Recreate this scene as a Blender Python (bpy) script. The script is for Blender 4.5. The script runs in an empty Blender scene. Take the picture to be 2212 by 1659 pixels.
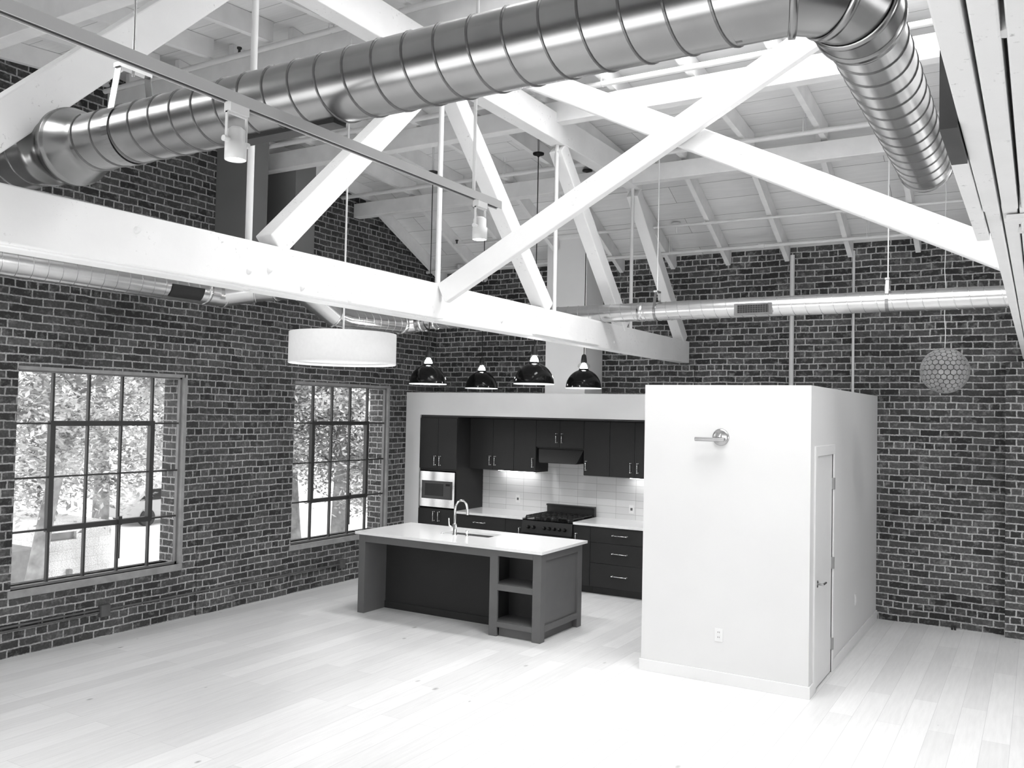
import bpy, bmesh, math, random
from mathutils import Vector, Matrix
S = bpy.context.scene
COL = S.collection
PI = math.pi
random.seed(7)

# ------------------------------------------------------------------ camera, sky, daylight, exposure
cam = bpy.data.objects.new('camera', bpy.data.cameras.new('camera'))
COL.objects.link(cam)
_r = Vector((0.8578, 0.5135, 0.0209)); _u = Vector((-0.0022, -0.0370, 0.9993)); _f = Vector((-0.5131, 0.8577, 0.0312))
_f.normalize(); _r = (_r - _f * _r.dot(_f)).normalized(); _u = _r.cross(_f)
cam.matrix_world = Matrix(((_r.x, _u.x, -_f.x, 0.0), (_r.y, _u.y, -_f.y, 0.0), (_r.z, _u.z, -_f.z, 2.4), (0, 0, 0, 1)))
cam.data.sensor_width = 36.0
cam.data.lens = 1907.3 / 2212 * 36.0
cam.data.clip_start = 0.05
cam.data.clip_end = 300
S.camera = cam

S.view_settings.view_transform = 'Standard'
S.view_settings.look = 'None'
S.view_settings.exposure = 0.06
S.view_settings.gamma = 1.0
S.view_settings.use_curve_mapping = False

W = bpy.data.worlds.new('sky'); S.world = W; W.use_nodes = True
W.node_tree.nodes['Background'].inputs[0].default_value = (1, 1, 1, 1)
W.node_tree.nodes['Background'].inputs[1].default_value = 2.7

def lamp(name, kind, loc, target, energy, **kw):
    L = bpy.data.lights.new(name, kind); L.energy = energy
    for k, v in kw.items(): setattr(L, k, v)
    o = bpy.data.objects.new(name, L); COL.objects.link(o); o.location = loc
    d = Vector(target) - Vector(loc)
    o.rotation_euler = d.to_track_quat('-Z', 'Y').to_euler()
    o['kind'] = 'helper'
    return o
# daylight through the roof lights; added fill lamps at unseen roof lights and wall windows
lamp('daylight_roof_rear', 'AREA', (-1.95, 6.5, 6.28), (-1.95, 6.5, 0), 235, shape='RECTANGLE', size=2.6, size_y=1.3)
lamp('daylight_roof_front', 'AREA', (-0.9, 4.2, 6.28), (-0.9, 4.2, 0), 175, shape='RECTANGLE', size=4.6, size_y=1.2)
lamp('fill_roof_right', 'AREA', (1.8, 7.8, 6.28), (1.3, 7.7, 0), 230, shape='RECTANGLE', size=2.2, size_y=1.1)
lamp('fill_roof_left', 'AREA', (-6.2, 0.85, 6.2), (-6.2, 1.1, 0), 250, shape='RECTANGLE', size=2.2, size_y=1.0)
lamp('fill_front_window', 'AREA', (-3.6, -0.62, 1.75), (-4.6, 4.2, 0), 75, shape='RECTANGLE', size=6.4, size_y=2.1)
lamp('fill_right_window', 'AREA', (5.3, 4.5, 1.9), (-3, 5.5, 2.2), 75, shape='RECTANGLE', size=6.0, size_y=2.3)

# ------------------------------------------------------------------ materials
def g3(v): return (v, v, v, 1)
class NT:
    def __init__(s, name):
        s.m = bpy.data.materials.new(name); s.m.use_nodes = True
        s.t = s.m.node_tree; s.b = s.t.nodes['Principled BSDF']
    def n(s, kind, **kw):
        x = s.t.nodes.new(kind)
        for k, v in kw.items():
            if k.startswith('i_'):
                key = k[2:].replace('_', ' ')
                x.inputs[int(key) if key.isdigit() else key].default_value = v
            else: setattr(x, k, v)
        return x
    def l(s, a, b): s.t.links.new(a, b)
    def math(s, op, a, b=None, clamp=False):
        x = s.t.nodes.new('ShaderNodeMath'); x.operation = op; x.use_clamp = clamp
        for i, v in enumerate((a, b)):
            if v is None: continue
            if hasattr(v, 'type') and hasattr(v, 'node'): s.l(v, x.inputs[i])
            else: x.inputs[i].default_value = v
        return x.outputs[0]
    def mix(s, fac, a, b):
        x = s.t.nodes.new('ShaderNodeMix'); x.data_type = 'RGBA'
        for i, v in ((0, fac), (6, a), (7, b)):
            if hasattr(v, 'node'): s.l(v, x.inputs[i])
            elif i == 0: x.inputs[0].default_value = v
            else: x.inputs[i].default_value = g3(v) if isinstance(v, (int, float)) else v
        return x.outputs[2]
    def ramp(s, src, stops):
        x = s.t.nodes.new('ShaderNodeValToRGB'); e = x.color_ramp.elements
        while len(e) < len(stops): e.new(0.5)
        for el, (p, v) in zip(e, stops): el.position = p; el.color = g3(v)
        s.l(src, x.inputs[0]); return x.outputs[0]
    def pos(s): return s.n('ShaderNodeNewGeometry').outputs['Position']
    def sep(s, v):
        x = s.n('ShaderNodeSeparateXYZ'); s.l(v, x.inputs[0]); return x.outputs
    def comb(s, a, b, c=0.0):
        x = s.n('ShaderNodeCombineXYZ')
        for i, v in enumerate((a, b, c)):
            if hasattr(v, 'node'): s.l(v, x.inputs[i])
            else: x.inputs[i].default_value = v
        return x.outputs[0]
    def noise(s, vec, scale, detail=3.0, rough=0.5):
        x = s.n('ShaderNodeTexNoise'); x.inputs['Scale'].default_value = scale
        x.inputs['Detail'].default_value = detail; x.inputs['Roughness'].default_value = rough
        if vec is not None: s.l(vec, x.inputs['Vector'])
        return x.outputs
    def bump(s, h, strength, dist):
        x = s.n('ShaderNodeBump'); x.inputs['Strength'].default_value = strength; x.inputs['Distance'].default_value = dist
        s.l(h, x.inputs['Height']); s.l(x.outputs[0], s.b.inputs['Normal'])

def plain(name, col, rough=0.5, metal=0.0, var=0.0, vscale=6.0, bump=0.0, bscale=60.0, emit=0.0, coat=0.0, spec=0.5):
    k = NT(name); b = k.b
    b.inputs['Base Color'].default_value = g3(col); b.inputs['Roughness'].default_value = rough; b.inputs['Metallic'].default_value = metal
    co = k.n('ShaderNodeTexCoord').outputs['Object']
    n1 = k.noise(co, vscale)
    lo, hi = col * (1 - var), min(1.0, col * (1 + var))
    k.l(k.ramp(n1[0], [(0.3, lo), (0.7, hi)]), b.inputs['Base Color'])
    if bump: k.bump(k.noise(co, bscale, 4)[0], bump, 0.004)
    if emit:
        b.inputs['Emission Color'].default_value = (1, 1, 1, 1); b.inputs['Emission Strength'].default_value = emit
    b.inputs['Specular IOR Level'].default_value = spec
    if coat: b.inputs['Coat Weight'].default_value = coat
    return k.m

def brick_mat(name, dark, light, mort, seed=0.0, bw=0.222, rh=0.079, msize=0.0085):
    k = NT(name)
    P = k.pos(); x, y, z = k.sep(P)
    N = k.n('ShaderNodeNewGeometry').outputs['Normal']; nx, ny, nz = k.sep(N)
    isx = k.math('GREATER_THAN', k.math('ABSOLUTE', nx), 0.6)
    u = k.math('ADD', k.math('MULTIPLY', y, isx), k.math('MULTIPLY', x, k.math('SUBTRACT', 1.0, isx)))
    uv = k.comb(k.math('ADD', u, seed), z, 0.0)
    def jig(sc, amt):
        nn = k.noise(P, sc, 2)
        a = k.n('ShaderNodeVectorMath', operation='SUBTRACT'); k.l(nn[1], a.inputs[0]); a.inputs[1].default_value = (0.5, 0.5, 0.5)
        b = k.n('ShaderNodeVectorMath', operation='SCALE'); k.l(a.outputs[0], b.inputs[0]); b.inputs['Scale'].default_value = amt
        return b.outputs[0]
    def vadd(a, b):
        q = k.n('ShaderNodeVectorMath', operation='ADD'); k.l(a, q.inputs[0]); k.l(b, q.inputs[1]); return q.outputs[0]
    uvj = vadd(vadd(uv, jig(34.0, 0.011)), vadd(jig(2.2, 0.03), jig(9.0, 0.012)))
    def bt(width):
        t = k.n('ShaderNodeTexBrick'); t.offset = 0.5; t.offset_frequency = 2
        t.inputs['Scale'].default_value = 1.0; t.inputs['Mortar Size'].default_value = msize; t.inputs['Mortar Smooth'].default_value = 0.25
        t.inputs['Bias'].default_value = -0.1; t.inputs['Brick Width'].default_value = width; t.inputs['Row Height'].default_value = rh
        t.inputs['Color1'].default_value = g3(dark); t.inputs['Color2'].default_value = g3(light); t.inputs['Mortar'].default_value = g3(mort)
        k.l(uvj, t.inputs['Vector']); return t
    A, B = bt(bw), bt(bw / 2)
    vj = k.sep(uvj)[1]
    row = k.math('FLOOR', k.math('DIVIDE', vj, rh))
    hd = k.math('LESS_THAN', k.math('ABSOLUTE', k.math('SUBTRACT', k.math('FLOORED_MODULO', row, 6.0), 2.0)), 0.5)
    col = k.mix(hd, A.outputs[0], B.outputs[0]); fac = k.mix(hd, A.outputs[1], B.outputs[1])
    # soot, worn faces and smeared mortar
    n1 = k.noise(P, 14.0, 4, 0.65)[0]
    col = k.mix(k.ramp(n1, [(0.52, 0.0), (0.76, 0.8)]), col, k.mix(0.5, light, mort))
    n2 = k.noise(P, 1.1, 2)[0]
    mul = k.n('ShaderNodeMix', data_type='RGBA', blend_type='MULTIPLY'); mul.inputs[0].default_value = 1.0
    k.l(col, mul.inputs[6]); k.l(k.ramp(n2, [(0.3, 0.72), (0.7, 1.2)]), mul.inputs[7])
    n3 = k.noise(P, 45.0, 3)[0]
    mul2 = k.n('ShaderNodeMix', data_type='RGBA', blend_type='MULTIPLY'); mul2.inputs[0].default_value = 1.0
    k.l(mul.outputs[2], mul2.inputs[6]); k.l(k.ramp(n3, [(0.3, 0.7), (0.7, 1.25)]), mul2.inputs[7])
    k.l(mul2.outputs[2], k.b.inputs['Base Color']); k.b.inputs['Roughness'].default_value = 0.85
    h = k.math('SUBTRACT', k.math('MULTIPLY', n3, 0.35), k.sep(fac)[0] if False else fac)
    k.bump(h, 0.7, 0.012)
    return k.m

def board_mat(name, along, col, gap, width, length, rough=0.6, gsize=0.004, knots=False, spread=0.06):
    """Painted or oiled boards running along axis 'x' or 'y' in plan."""
    k = NT(name); P = k.pos(); x, y, z = k.sep(P)
    uv = k.comb(x, y) if along == 'x' else k.comb(y, x)
    t = k.n('ShaderNodeTexBrick'); t.offset = 0.37; t.offset_frequency = 2
    t.inputs['Scale'].default_value = 1; t.inputs['Mortar Size'].default_value = gsize; t.inputs['Mortar Smooth'].default_value = 0.3
    t.inputs['Brick Width'].default_value = length; t.inputs['Row Height'].default_value = width; t.inputs['Bias'].default_value = 0.0
    t.inputs['Color1'].default_value = g3(col * (1 - spread)); t.inputs['Color2'].default_value = g3(min(1, col * (1 + spread))); t.inputs['Mortar'].default_value = g3(gap)
    k.l(uv, t.inputs['Vector'])
    mp = k.n('ShaderNodeMapping'); k.l(uv, mp.inputs[0]); mp.inputs['Scale'].default_value = (1.2, 14.0, 1.0)
    gr = k.noise(mp.outputs[0], 2.2, 5, 0.6)[0]
    mul = k.n('ShaderNodeMix', data_type='RGBA', blend_type='MULTIPLY'); mul.inputs[0].default_value = 1.0
    k.l(t.outputs[0], mul.inputs[6]); k.l(k.ramp(gr, [(0.3, 0.94), (0.7, 1.04)]), mul.inputs[7])
    out = mul.outputs[2]
    if knots:
        m2 = k.n('ShaderNodeMapping'); k.l(uv, m2.inputs[0]); m2.inputs['Scale'].default_value = (0.55, 1.0, 1.0)
        v = k.n('ShaderNodeTexVoronoi'); v.inputs['Scale'].default_value = 3.4; k.l(m2.outputs[0], v.inputs['Vector'])
        pick = k.math('GREATER_THAN', k.sep(v.outputs['Color'])[0], 0.35)
        r = k.math('MULTIPLY', k.math('ADD', k.sep(v.outputs['Color'])[1], 0.3), 0.075)
        near = k.math('SUBTRACT', 1.0, k.math('DIVIDE', v.outputs['Distance'], r), True)
        kn = k.math('MULTIPLY', k.math('POWER', near, 0.7), pick, True)
        out = k.mix(k.math('MULTIPLY', kn, 0.85), out, 0.16)
    k.l(out, k.b.inputs['Base Color']); k.b.inputs['Roughness'].default_value = rough
    k.bump(k.math('SUBTRACT', k.math('MULTIPLY', gr, 0.3), t.outputs[1]), 0.25, 0.003)
    return k.m

def timber_mat(name, col):
    k = NT(name); co = k.n('ShaderNodeTexCoord').outputs['Object']
    n = k.noise(co, 3.0, 4)[0]; n2 = k.noise(co, 38.0, 3, 0.7)[0]
    base = k.ramp(n, [(0.3, col * 0.95), (0.7, col * 1.03)])
    chips = k.math('MULTIPLY', k.ramp(n2, [(0.62, 0.0), (0.70, 1.0)]), k.ramp(n, [(0.50, 0.0), (0.60, 0.6)]))
    k.l(k.mix(chips, base, 0.28), k.b.inputs['Base Color']); k.b.inputs['Roughness'].default_value = 0.55
    k.bump(k.noise(co, 22.0, 5)[0], 0.25, 0.006)
    return k.m

def tile_mat(name):
    k = NT(name); P = k.pos(); x, y, z = k.sep(P)
    t = k.n('ShaderNodeTexBrick'); t.offset = 0.0
    for a, b in (('Scale', 1.0), ('Mortar Size', 0.0025), ('Brick Width', 0.30), ('Row Height', 0.10)): t.inputs[a].default_value = b
    t.inputs['Color1'].default_value = g3(0.60); t.inputs['Color2'].default_value = g3(0.66); t.inputs['Mortar'].default_value = g3(0.38)
    k.l(k.comb(x, z), t.inputs['Vector']); k.l(t.outputs[0], k.b.inputs['Base Color']); k.b.inputs['Roughness'].default_value = 0.25
    k.bump(k.math('SUBTRACT', 1.0, t.outputs[1]), 0.3, 0.002)
    return k.m

def glass_mat(name, tint=1.0):
    k = NT(name); t = k.t
    for n in list(t.nodes): t.nodes.remove(n)
    o = k.n('ShaderNodeOutputMaterial'); tr = k.n('ShaderNodeBsdfTransparent'); gl = k.n('ShaderNodeBsdfGlossy'); mx = k.n('ShaderNodeMixShader')
    lw = k.n('ShaderNodeLayerWeight'); lw.inputs[0].default_value = 0.5
    fac = k.math('ADD', k.math('MULTIPLY', k.math('POWER', lw.outputs['Facing'], 5.0), 0.7), 0.025, True)
    tr.inputs[0].default_value = g3(tint); gl.inputs['Roughness'].default_value = 0.02
    k.l(fac, mx.inputs[0]); k.l(tr.outputs[0], mx.inputs[1]); k.l(gl.outputs[0], mx.inputs[2]); k.l(mx.outputs[0], o.inputs[0])
    return k.m

M = {}
M['brick_left'] = brick_mat('brick_left', 0.022, 0.085, 0.34, 0.03)
M['brick_back'] = brick_mat('brick_back', 0.024, 0.098, 0.44, 0.0)
M['floor'] = board_mat('oak_floor', 'y', 0.72, 0.50, 0.185, 2.1, rough=0.36, gsize=0.0015, knots=True, spread=0.07)
M['ceil'] = board_mat('ceiling_boards', 'x', 0.72, 0.20, 0.29, 3.9, rough=0.65, gsize=0.003, spread=0.05)
M['timber'] = timber_mat('white_timber', 0.78)
M['rafter'] = plain('rafter_paint', 0.76, 0.6, var=0.05, bump=0.2, bscale=25)
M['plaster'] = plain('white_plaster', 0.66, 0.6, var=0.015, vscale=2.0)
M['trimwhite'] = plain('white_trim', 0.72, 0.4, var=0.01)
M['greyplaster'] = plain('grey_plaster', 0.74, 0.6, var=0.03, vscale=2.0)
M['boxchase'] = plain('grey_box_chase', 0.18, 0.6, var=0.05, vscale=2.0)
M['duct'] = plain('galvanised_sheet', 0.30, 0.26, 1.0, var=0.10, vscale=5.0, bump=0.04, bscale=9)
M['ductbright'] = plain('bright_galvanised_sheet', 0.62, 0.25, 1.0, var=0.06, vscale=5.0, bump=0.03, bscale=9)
M['ductdark'] = plain('galvanised_collar', 0.42, 0.34, 1.0, var=0.10, vscale=5.0)
M['darkplate_gapshade'] = plain('dark_packing_gap_shade', 0.05, 0.7, var=0.2)  # packing block, and painted shade in the plank gaps
M['seamdark'] = plain('seam_shade_and_grille', 0.16, 0.45, 1.0, var=0.2)  # shade along the duct seams put into the colour; the grille shares it
M['chrome'] = plain('chrome', 0.85, 0.08, 1.0, var=0.02)
M['steel'] = plain('brushed_steel', 0.78, 0.2, 1.0, var=0.05)
M['microsteel'] = plain('microwave_steel', 0.50, 0.16, 1.0, var=0.05)
M['nickel'] = plain('satin_nickel', 0.42, 0.25, 1.0, var=0.05)
M['cab'] = plain('charcoal_cabinet', 0.026, 0.5, var=0.06, vscale=3.0, spec=0.2)
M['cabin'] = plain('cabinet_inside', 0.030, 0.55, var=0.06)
M['island'] = plain('grey_island_paint', 0.115, 0.5, var=0.04, spec=0.25)
M['quartz'] = plain('white_quartz', 0.80, 0.12, var=0.01, vscale=20)
M['black'] = plain('black_enamel', 0.005, 0.14, var=0.1, spec=0.3)
M['blackmatt'] = plain('black_matt', 0.010, 0.5, var=0.1)
M['rangesteel'] = plain('dark_range_steel', 0.055, 0.3, 0.7, var=0.06)
M['shadewhite'] = plain('shade_inside', 0.85, 0.5, emit=0.6)
M['drum'] = plain('drum_linen', 0.74, 0.8, var=0.02, vscale=40, emit=0.10)
M['bulb'] = plain('lit_bulb', 0.9, 0.4, emit=130.0)
M['ledlens'] = plain('lit_lens', 0.9, 0.4, emit=9.0)
M['strip'] = plain('lit_strip', 0.9, 0.4, emit=13.0)
M['glass'] = glass_mat('window_glass', 0.97)
M['clear'] = glass_mat('clear_glass', 0.9)
M['steelsash'] = plain('dark_steel_sash', 0.030, 0.45, var=0.1)
M['sashpaint'] = plain('grey_steel_frame', 0.16, 0.5, var=0.1)
M['concrete'] = plain('concrete_sill', 0.27, 0.8, var=0.15, vscale=9, bump=0.3)
M['pipe'] = plain('white_pipe', 0.66, 0.5, var=0.03)
M['track'] = plain('grey_track', 0.40, 0.4, var=0.03)
M['whitespot'] = plain('white_spot_body', 0.62, 0.4, var=0.02)
M['cord'] = plain('dark_cord', 0.02, 0.6, var=0.1)
M['whitecord'] = plain('pale_cord', 0.62, 0.6, var=0.05)
M['capiz'] = plain('capiz_disc', 0.28, 0.30, var=0.2, vscale=9)
M['capizdark'] = plain('capiz_joint', 0.006, 0.5, var=0.1)
M['tile'] = tile_mat('white_tile')
M['conduit'] = plain('old_conduit', 0.10, 0.5, 0.3, var=0.2)
M['bark'] = plain('bark', 0.30, 0.9, var=0.35, vscale=5, bump=0.5, bscale=20)
M['leaf'] = plain('leaves', 0.72, 0.7, var=0.8, vscale=2.4)
M['outground'] = plain('pale_paving', 0.72, 0.9, var=0.06, vscale=0.4)
M['outwall'] = brick_mat('white_painted_brick', 0.78, 0.84, 0.70, 0.0, 0.4, 0.2, 0.006)
M['outdark'] = plain('shop_glass', 0.22, 0.2, var=0.4, vscale=2)
M['carpaint'] = plain('car_paint', 0.35, 0.25, var=0.02)

# ------------------------------------------------------------------ mesh helpers
class MB:
    def __init__(s): s.v = []; s.f = []; s.sm = []
    def face(s, pts, smooth=False):
        b = len(s.v); s.v += [Vector(p) for p in pts]; s.f.append(tuple(range(b, b + len(pts)))); s.sm.append(smooth); return s
    def hexa(s, c):
        b = len(s.v); s.v += [Vector(p) for p in c]
        for q in ((0, 3, 2, 1), (4, 5, 6, 7), (0, 1, 5, 4), (1, 2, 6, 5), (2, 3, 7, 6), (3, 0, 4, 7)):
            s.f.append(tuple(b + i for i in q)); s.sm.append(False)
        return s
    def box(s, x0, x1, y0, y1, z0, z1):
        x0, x1 = sorted((x0, x1)); y0, y1 = sorted((y0, y1)); z0, z1 = sorted((z0, z1))
        return s.hexa([(x0, y0, z0), (x1, y0, z0), (x1, y1, z0), (x0, y1, z0), (x0, y0, z1), (x1, y0, z1), (x1, y1, z1), (x0, y1, z1)])
    def beam(s, p0, p1, w, h, side=(1, 0, 0)):
        """w across 'side', h across the other normal."""
        p0, p1 = Vector(p0), Vector(p1); d = (p1 - p0).normalized()
        a = Vector(side); a = (a - d * a.dot(d)).normalized(); n = d.cross(a)
        c = []
        for p in (p0, p1):
            c += [p - a * w / 2 - n * h / 2, p + a * w / 2 - n * h / 2, p + a * w / 2 + n * h / 2, p - a * w / 2 + n * h / 2]
        return s.hexa(c)
    def prism(s, poly, axis, a0, a1):
        """poly in the two other axes, extruded along axis from a0 to a1."""
        def mk(p, a):
            if axis == 'x': return (a, p[0], p[1])
            if axis == 'y': return (p[0], a, p[1])
            return (p[0], p[1], a)
        n = len(poly); b = len(s.v)
        s.v += [Vector(mk(p, a0)) for p in poly] + [Vector(mk(p, a1)) for p in poly]
        s.f.append(tuple(range(b, b + n))); s.f.append(tuple(range(b + 2 * n - 1, b + n - 1, -1))); s.sm += [False, False]
        for i in range(n):
            j = (i + 1) % n; s.f.append((b + i, b + n + i, b + n + j, b + j)); s.sm.append(False)
        return s
    def tube(s, pts, r, n=12, caps=True, closed=False, split=False):
        pts = [Vector(p) for p in pts]; m = len(pts)
        rs = r if isinstance(r, (list, tuple)) else [r] * m
        T = []
        for i in range(m):
            a = pts[(i - 1) % m] if (i or closed) else pts[0]; c = pts[(i + 1) % m] if (i < m - 1 or closed) else pts[-1]
            T.append((c - a).normalized())
        ref = Vector((0, 0, 1)) if abs(T[0].z) < 0.9 else Vector((1, 0, 0))
        u = (ref - T[0] * ref.dot(T[0])).normalized(); b = len(s.v)
        for i in range(m):
            u = (u - T[i] * u.dot(T[i])).normalized(); w = T[i].cross(u)
            k = 1.0
            if 0 < i < m - 1 and not closed:
                co = max(-1, min(1, (pts[i] - pts[i - 1]).normalized().dot((pts[i + 1] - pts[i]).normalized())))
                k = 1.0 / max(0.5, math.cos(math.acos(co) / 2))
                bend = ((pts[i + 1] - pts[i]).normalized() - (pts[i] - pts[i - 1]).normalized())
                bd = bend.normalized() if bend.length > 1e-6 else None
            else: bd = None
            for j in range(n):
                q = (u * math.cos(2 * PI * j / n) + w * math.sin(2 * PI * j / n)) * rs[i]
                if bd is not None: q = q + bd * q.dot(bd) * (k - 1)
                s.v.append(pts[i] + q)
        if split:
            R = s.v[b:]; del s.v[b:]
            for i in range(m - 1):
                q = len(s.v); s.v += R[i * n:(i + 2) * n]
                for j in range(n): s.f.append((q + j, q + (j + 1) % n, q + n + (j + 1) % n, q + n + j)); s.sm.append(True)
            return s
        for i in range(m if closed else m - 1):
            i2 = (i + 1) % m
            for j in range(n):
                s.f.append((b + i * n + j, b + i * n + (j + 1) % n, b + i2 * n + (j + 1) % n, b + i2 * n + j)); s.sm.append(True)
        if caps and not closed:
            for k0, order in ((b, range(n - 1, -1, -1)), (b + (m - 1) * n, range(n))):
                q = len(s.v); s.v += [s.v[k0 + j].copy() for j in order]; s.f.append(tuple(range(q, q + n))); s.sm.append(False)
        return s
    def cyl(s, p0, p1, r, n=20): return s.tube([p0, p1], r, n)
    def lathe(s, prof, c, n=32, axis=(0, 0, 1)):
        """prof: (radius, height along axis)."""
        d = Vector(axis).normalized(); c = Vector(c)
        ref = Vector((1, 0, 0)) if abs(d.x) < 0.9 else Vector((0, 1, 0))
        u = (ref - d * ref.dot(d)).normalized(); w = d.cross(u); b = len(s.v)
        for (r, h) in prof:
            for j in range(n): s.v.append(c + d * h + (u * math.cos(2 * PI * j / n) + w * math.sin(2 * PI * j / n)) * r)
        for i in range(len(prof) - 1):
            for j in range(n):
                s.f.append((b + i * n + j, b + i * n + (j + 1) % n, b + (i + 1) * n + (j + 1) % n, b + (i + 1) * n + j)); s.sm.append(True)
        return s
    def build(s, name, mat, parent=None, bevel=0.0, seam=None):
        me = bpy.data.meshes.new(name); o = bpy.data.objects.new(name, me); COL.objects.link(o)
        off = Vector((0, 0, 0))
        if parent is not None:
            q = parent
            while q is not None: off += Vector(q.location); q = q.parent
            o.parent = parent
        else:
            lo = Vector((min(v.x for v in s.v), min(v.y for v in s.v), min(v.z for v in s.v)))
            hi = Vector((max(v.x for v in s.v), max(v.y for v in s.v), max(v.z for v in s.v)))
            off = Vector(((lo.x + hi.x) / 2, (lo.y + hi.y) / 2, lo.z)); o.location = off
        me.from_pydata([v - off for v in s.v], [], s.f)
        me.polygons.foreach_set('use_smooth', s.sm)
        bm = bmesh.new(); bm.from_mesh(me); None
        bmesh.ops.recalc_face_normals(bm, faces=bm.faces); bm.to_mesh(me); bm.free()
        me.materials.append(M[mat])
        if seam:
            me.materials.append(M[seam]); k0 = s.seam0
            for i in range(k0, len(me.polygons)): me.polygons[i].material_index = 1
        if bevel:
            md = o.modifiers.new('edge', 'BEVEL'); md.width = bevel; md.segments = 2; md.limit_method = 'ANGLE'
        return o

def tag(o, label, cat, group=None, kind=None):
    o['label'] = label; o['category'] = cat
    if group: o['group'] = group
    if kind: o['kind'] = kind
    return o
def thing(name, label, cat, loc=(0, 0, 0), group=None, kind=None):
    o = bpy.data.objects.new(name, None); COL.objects.link(o); o.location = loc; o.empty_display_size = 0.1
    return tag(o, label, cat, group, kind)
def struct(o, label=None, cat=None):
    o['kind'] = 'structure'
    if label: o['label'] = label
    if cat: o['category'] = cat
    return o
def copy_tree(o, parent=None):
    c = o.copy(); COL.objects.link(c)
    if parent is not None: c.parent = parent
    for ch in list(o.children): copy_tree(ch, c)
    return c

XL, YB, XR, YF = -8.27, 11.47, 5.5, -0.75
ORD = ['first', 'second', 'third', 'fourth', 'fifth', 'sixth', 'seventh', 'eighth', 'ninth', 'tenth', 'eleventh', 'twelfth', 'thirteenth',
       'fourteenth', 'fifteenth', 'sixteenth', 'seventeenth', 'eighteenth']
def zc(y):
    """underside of the roof boards"""
    d = abs(y - 5.56)
    return 5.80 - d * 0.081 if d < 3.94 else 5.481 - (d - 3.94) * 0.462

# ------------------------------------------------------------------ shell
struct(MB().box(XL - 0.35, XR + 0.2, YF - 0.3, YB + 0.3, -0.12, 0).build('floor', 'floor'), 'pale knotty oak plank floor running towards the back wall', 'floor')

def wall_with_holes(axis, at0, at1, a0, a1, ztop, holes, mb=None):
    """axis 'x': wall in plane x between at0..at1, running a0..a1 along y; holes (a,b,z0,z1) sorted."""
    mb = mb or MB()
    def B(a, b, z0, z1):
        if b - a < 1e-4: return
        if axis == 'x': mb.box(at0, at1, a, b, z0, z1)
        else: mb.box(a, b, at0, at1, z0, z1)
    p = a0
    for (a, b, z0, z1) in holes:
        B(p, a, 0, ztop); B(a, b, 0, z0); B(a, b, z1, ztop); p = b
    B(p, a1, 0, ztop)
    return mb
WZ0, WZ1 = 0.62, 2.715
W1 = (4.755, 6.65); W2 = (8.36, 10.28)
mb = wall_with_holes('x', XL - 0.35, XL, YF, YB, 4.5, [(W1[0], W1[1], WZ0, WZ1), (W2[0], W2[1], WZ0, WZ1)])
ys = [YF, 1.62, 5.56, 9.5, YB]
prof = [(YF, 4.5), (YB, 4.5)] + [(y, max(4.5, zc(y) + 0.05)) for y in reversed(ys)]
prof = [(YF, 4.5), (YB, 4.5), (YB, zc(YB) + 0.05), (9.5, zc(9.5) + 0.05), (5.56, zc(5.56) + 0.05), (1.62, zc(1.62) + 0.05), (YF, max(4.51, zc(YF) + 0.05))]
mb.prism(prof, 'x', XL - 0.35, XL)
struct(mb.build('wall_left', 'brick_left'), 'dark brick gable wall with two steel windows', 'wall')
# slightly raised pier between the two windows, low down
struct(MB().box(XL, XL + 0.02, 6.88, 8.30, 0, 1.02).build('trim_1', 'brick_left'), 'shallow brick pier low between the two windows', 'trim')
mb = MB().box(XL - 0.35, XR + 0.2, YB, YB + 0.3, 0, zc(YB) + 0.06)
struct(mb.build('wall_back', 'brick_back'), 'long dark brick back wall behind kitchen and white room', 'wall')
struct(MB().box(-5.3, -0.33, YB - 0.028, YB, 2.70, 2.775).build('trim_2', 'brick_back'), 'thin brick ledge along the back wall', 'trim')
struct(MB().box(-0.33, 0.45, YB - 0.11, YB, 0, 3.07).build('trim_3', 'brick_back'), 'brick pilaster under the overhead truss at the back wall', 'trim')
struct(MB().box(-4.36, -3.99, YB - 0.05, YB, 2.66, 3.07).build('trim_4', 'brick_back'), 'brick bearing pier under the far end of the white truss', 'trim')
struct(wall_with_holes('x', XR, XR + 0.2, YF, YB, 5.8, [(1.5, 7.5, 0.7, 3.1)]).build('wall_right', 'brick_back'), 'brick wall right of the camera', 'wall')
struct(wall_with_holes('y', YF - 0.2, YF, XL, XR, 4.6, [(-6.4, 0.0, 0.7, 2.8)]).build('wall_front', 'brick_back'), 'brick wall behind the camera', 'wall')

SK1 = (-3.35, -0.55, 5.85, 7.2); SK2 = (-3.3, 1.5, 3.6, 4.85); SK3 = (0.6, 3.0, 7.2, 8.4); SK4 = (-7.4, -5.0, 0.3, 1.4)  # last two are unseen roof lights added to brighten the room
mb = MB()
def ceil_piece(x0, x1, y0, y1, t=0.12):
    mb.hexa([(x0, y0, zc(y0)), (x1, y0, zc(y0)), (x1, y1, zc(y1)), (x0, y1, zc(y1)), (x0, y0, zc(y0) + t), (x1, y0, zc(y0) + t), (x1, y1, zc(y1) + t), (x0, y1, zc(y1) + t)])
X0, X1 = XL - 0.35, XR + 0.2
ceil_piece(X0, X1, 9.5, YB + 0.3); ceil_piece(X0, X1, SK3[3], 9.5); ceil_piece(X0, SK3[0], 7.2, 8.4); ceil_piece(SK3[1], X1, 7.2, 8.4)
ceil_piece(X0, SK1[0], SK1[2], SK1[3]); ceil_piece(SK1[1], X1, SK1[2], SK1[3]); ceil_piece(X0, X1, 5.56, SK1[2])
ceil_piece(X0, X1, SK2[3], 5.56); ceil_piece(X0, SK2[0], SK2[2], SK2[3]); ceil_piece(SK2[1], X1, SK2[2], SK2[3])
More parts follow.
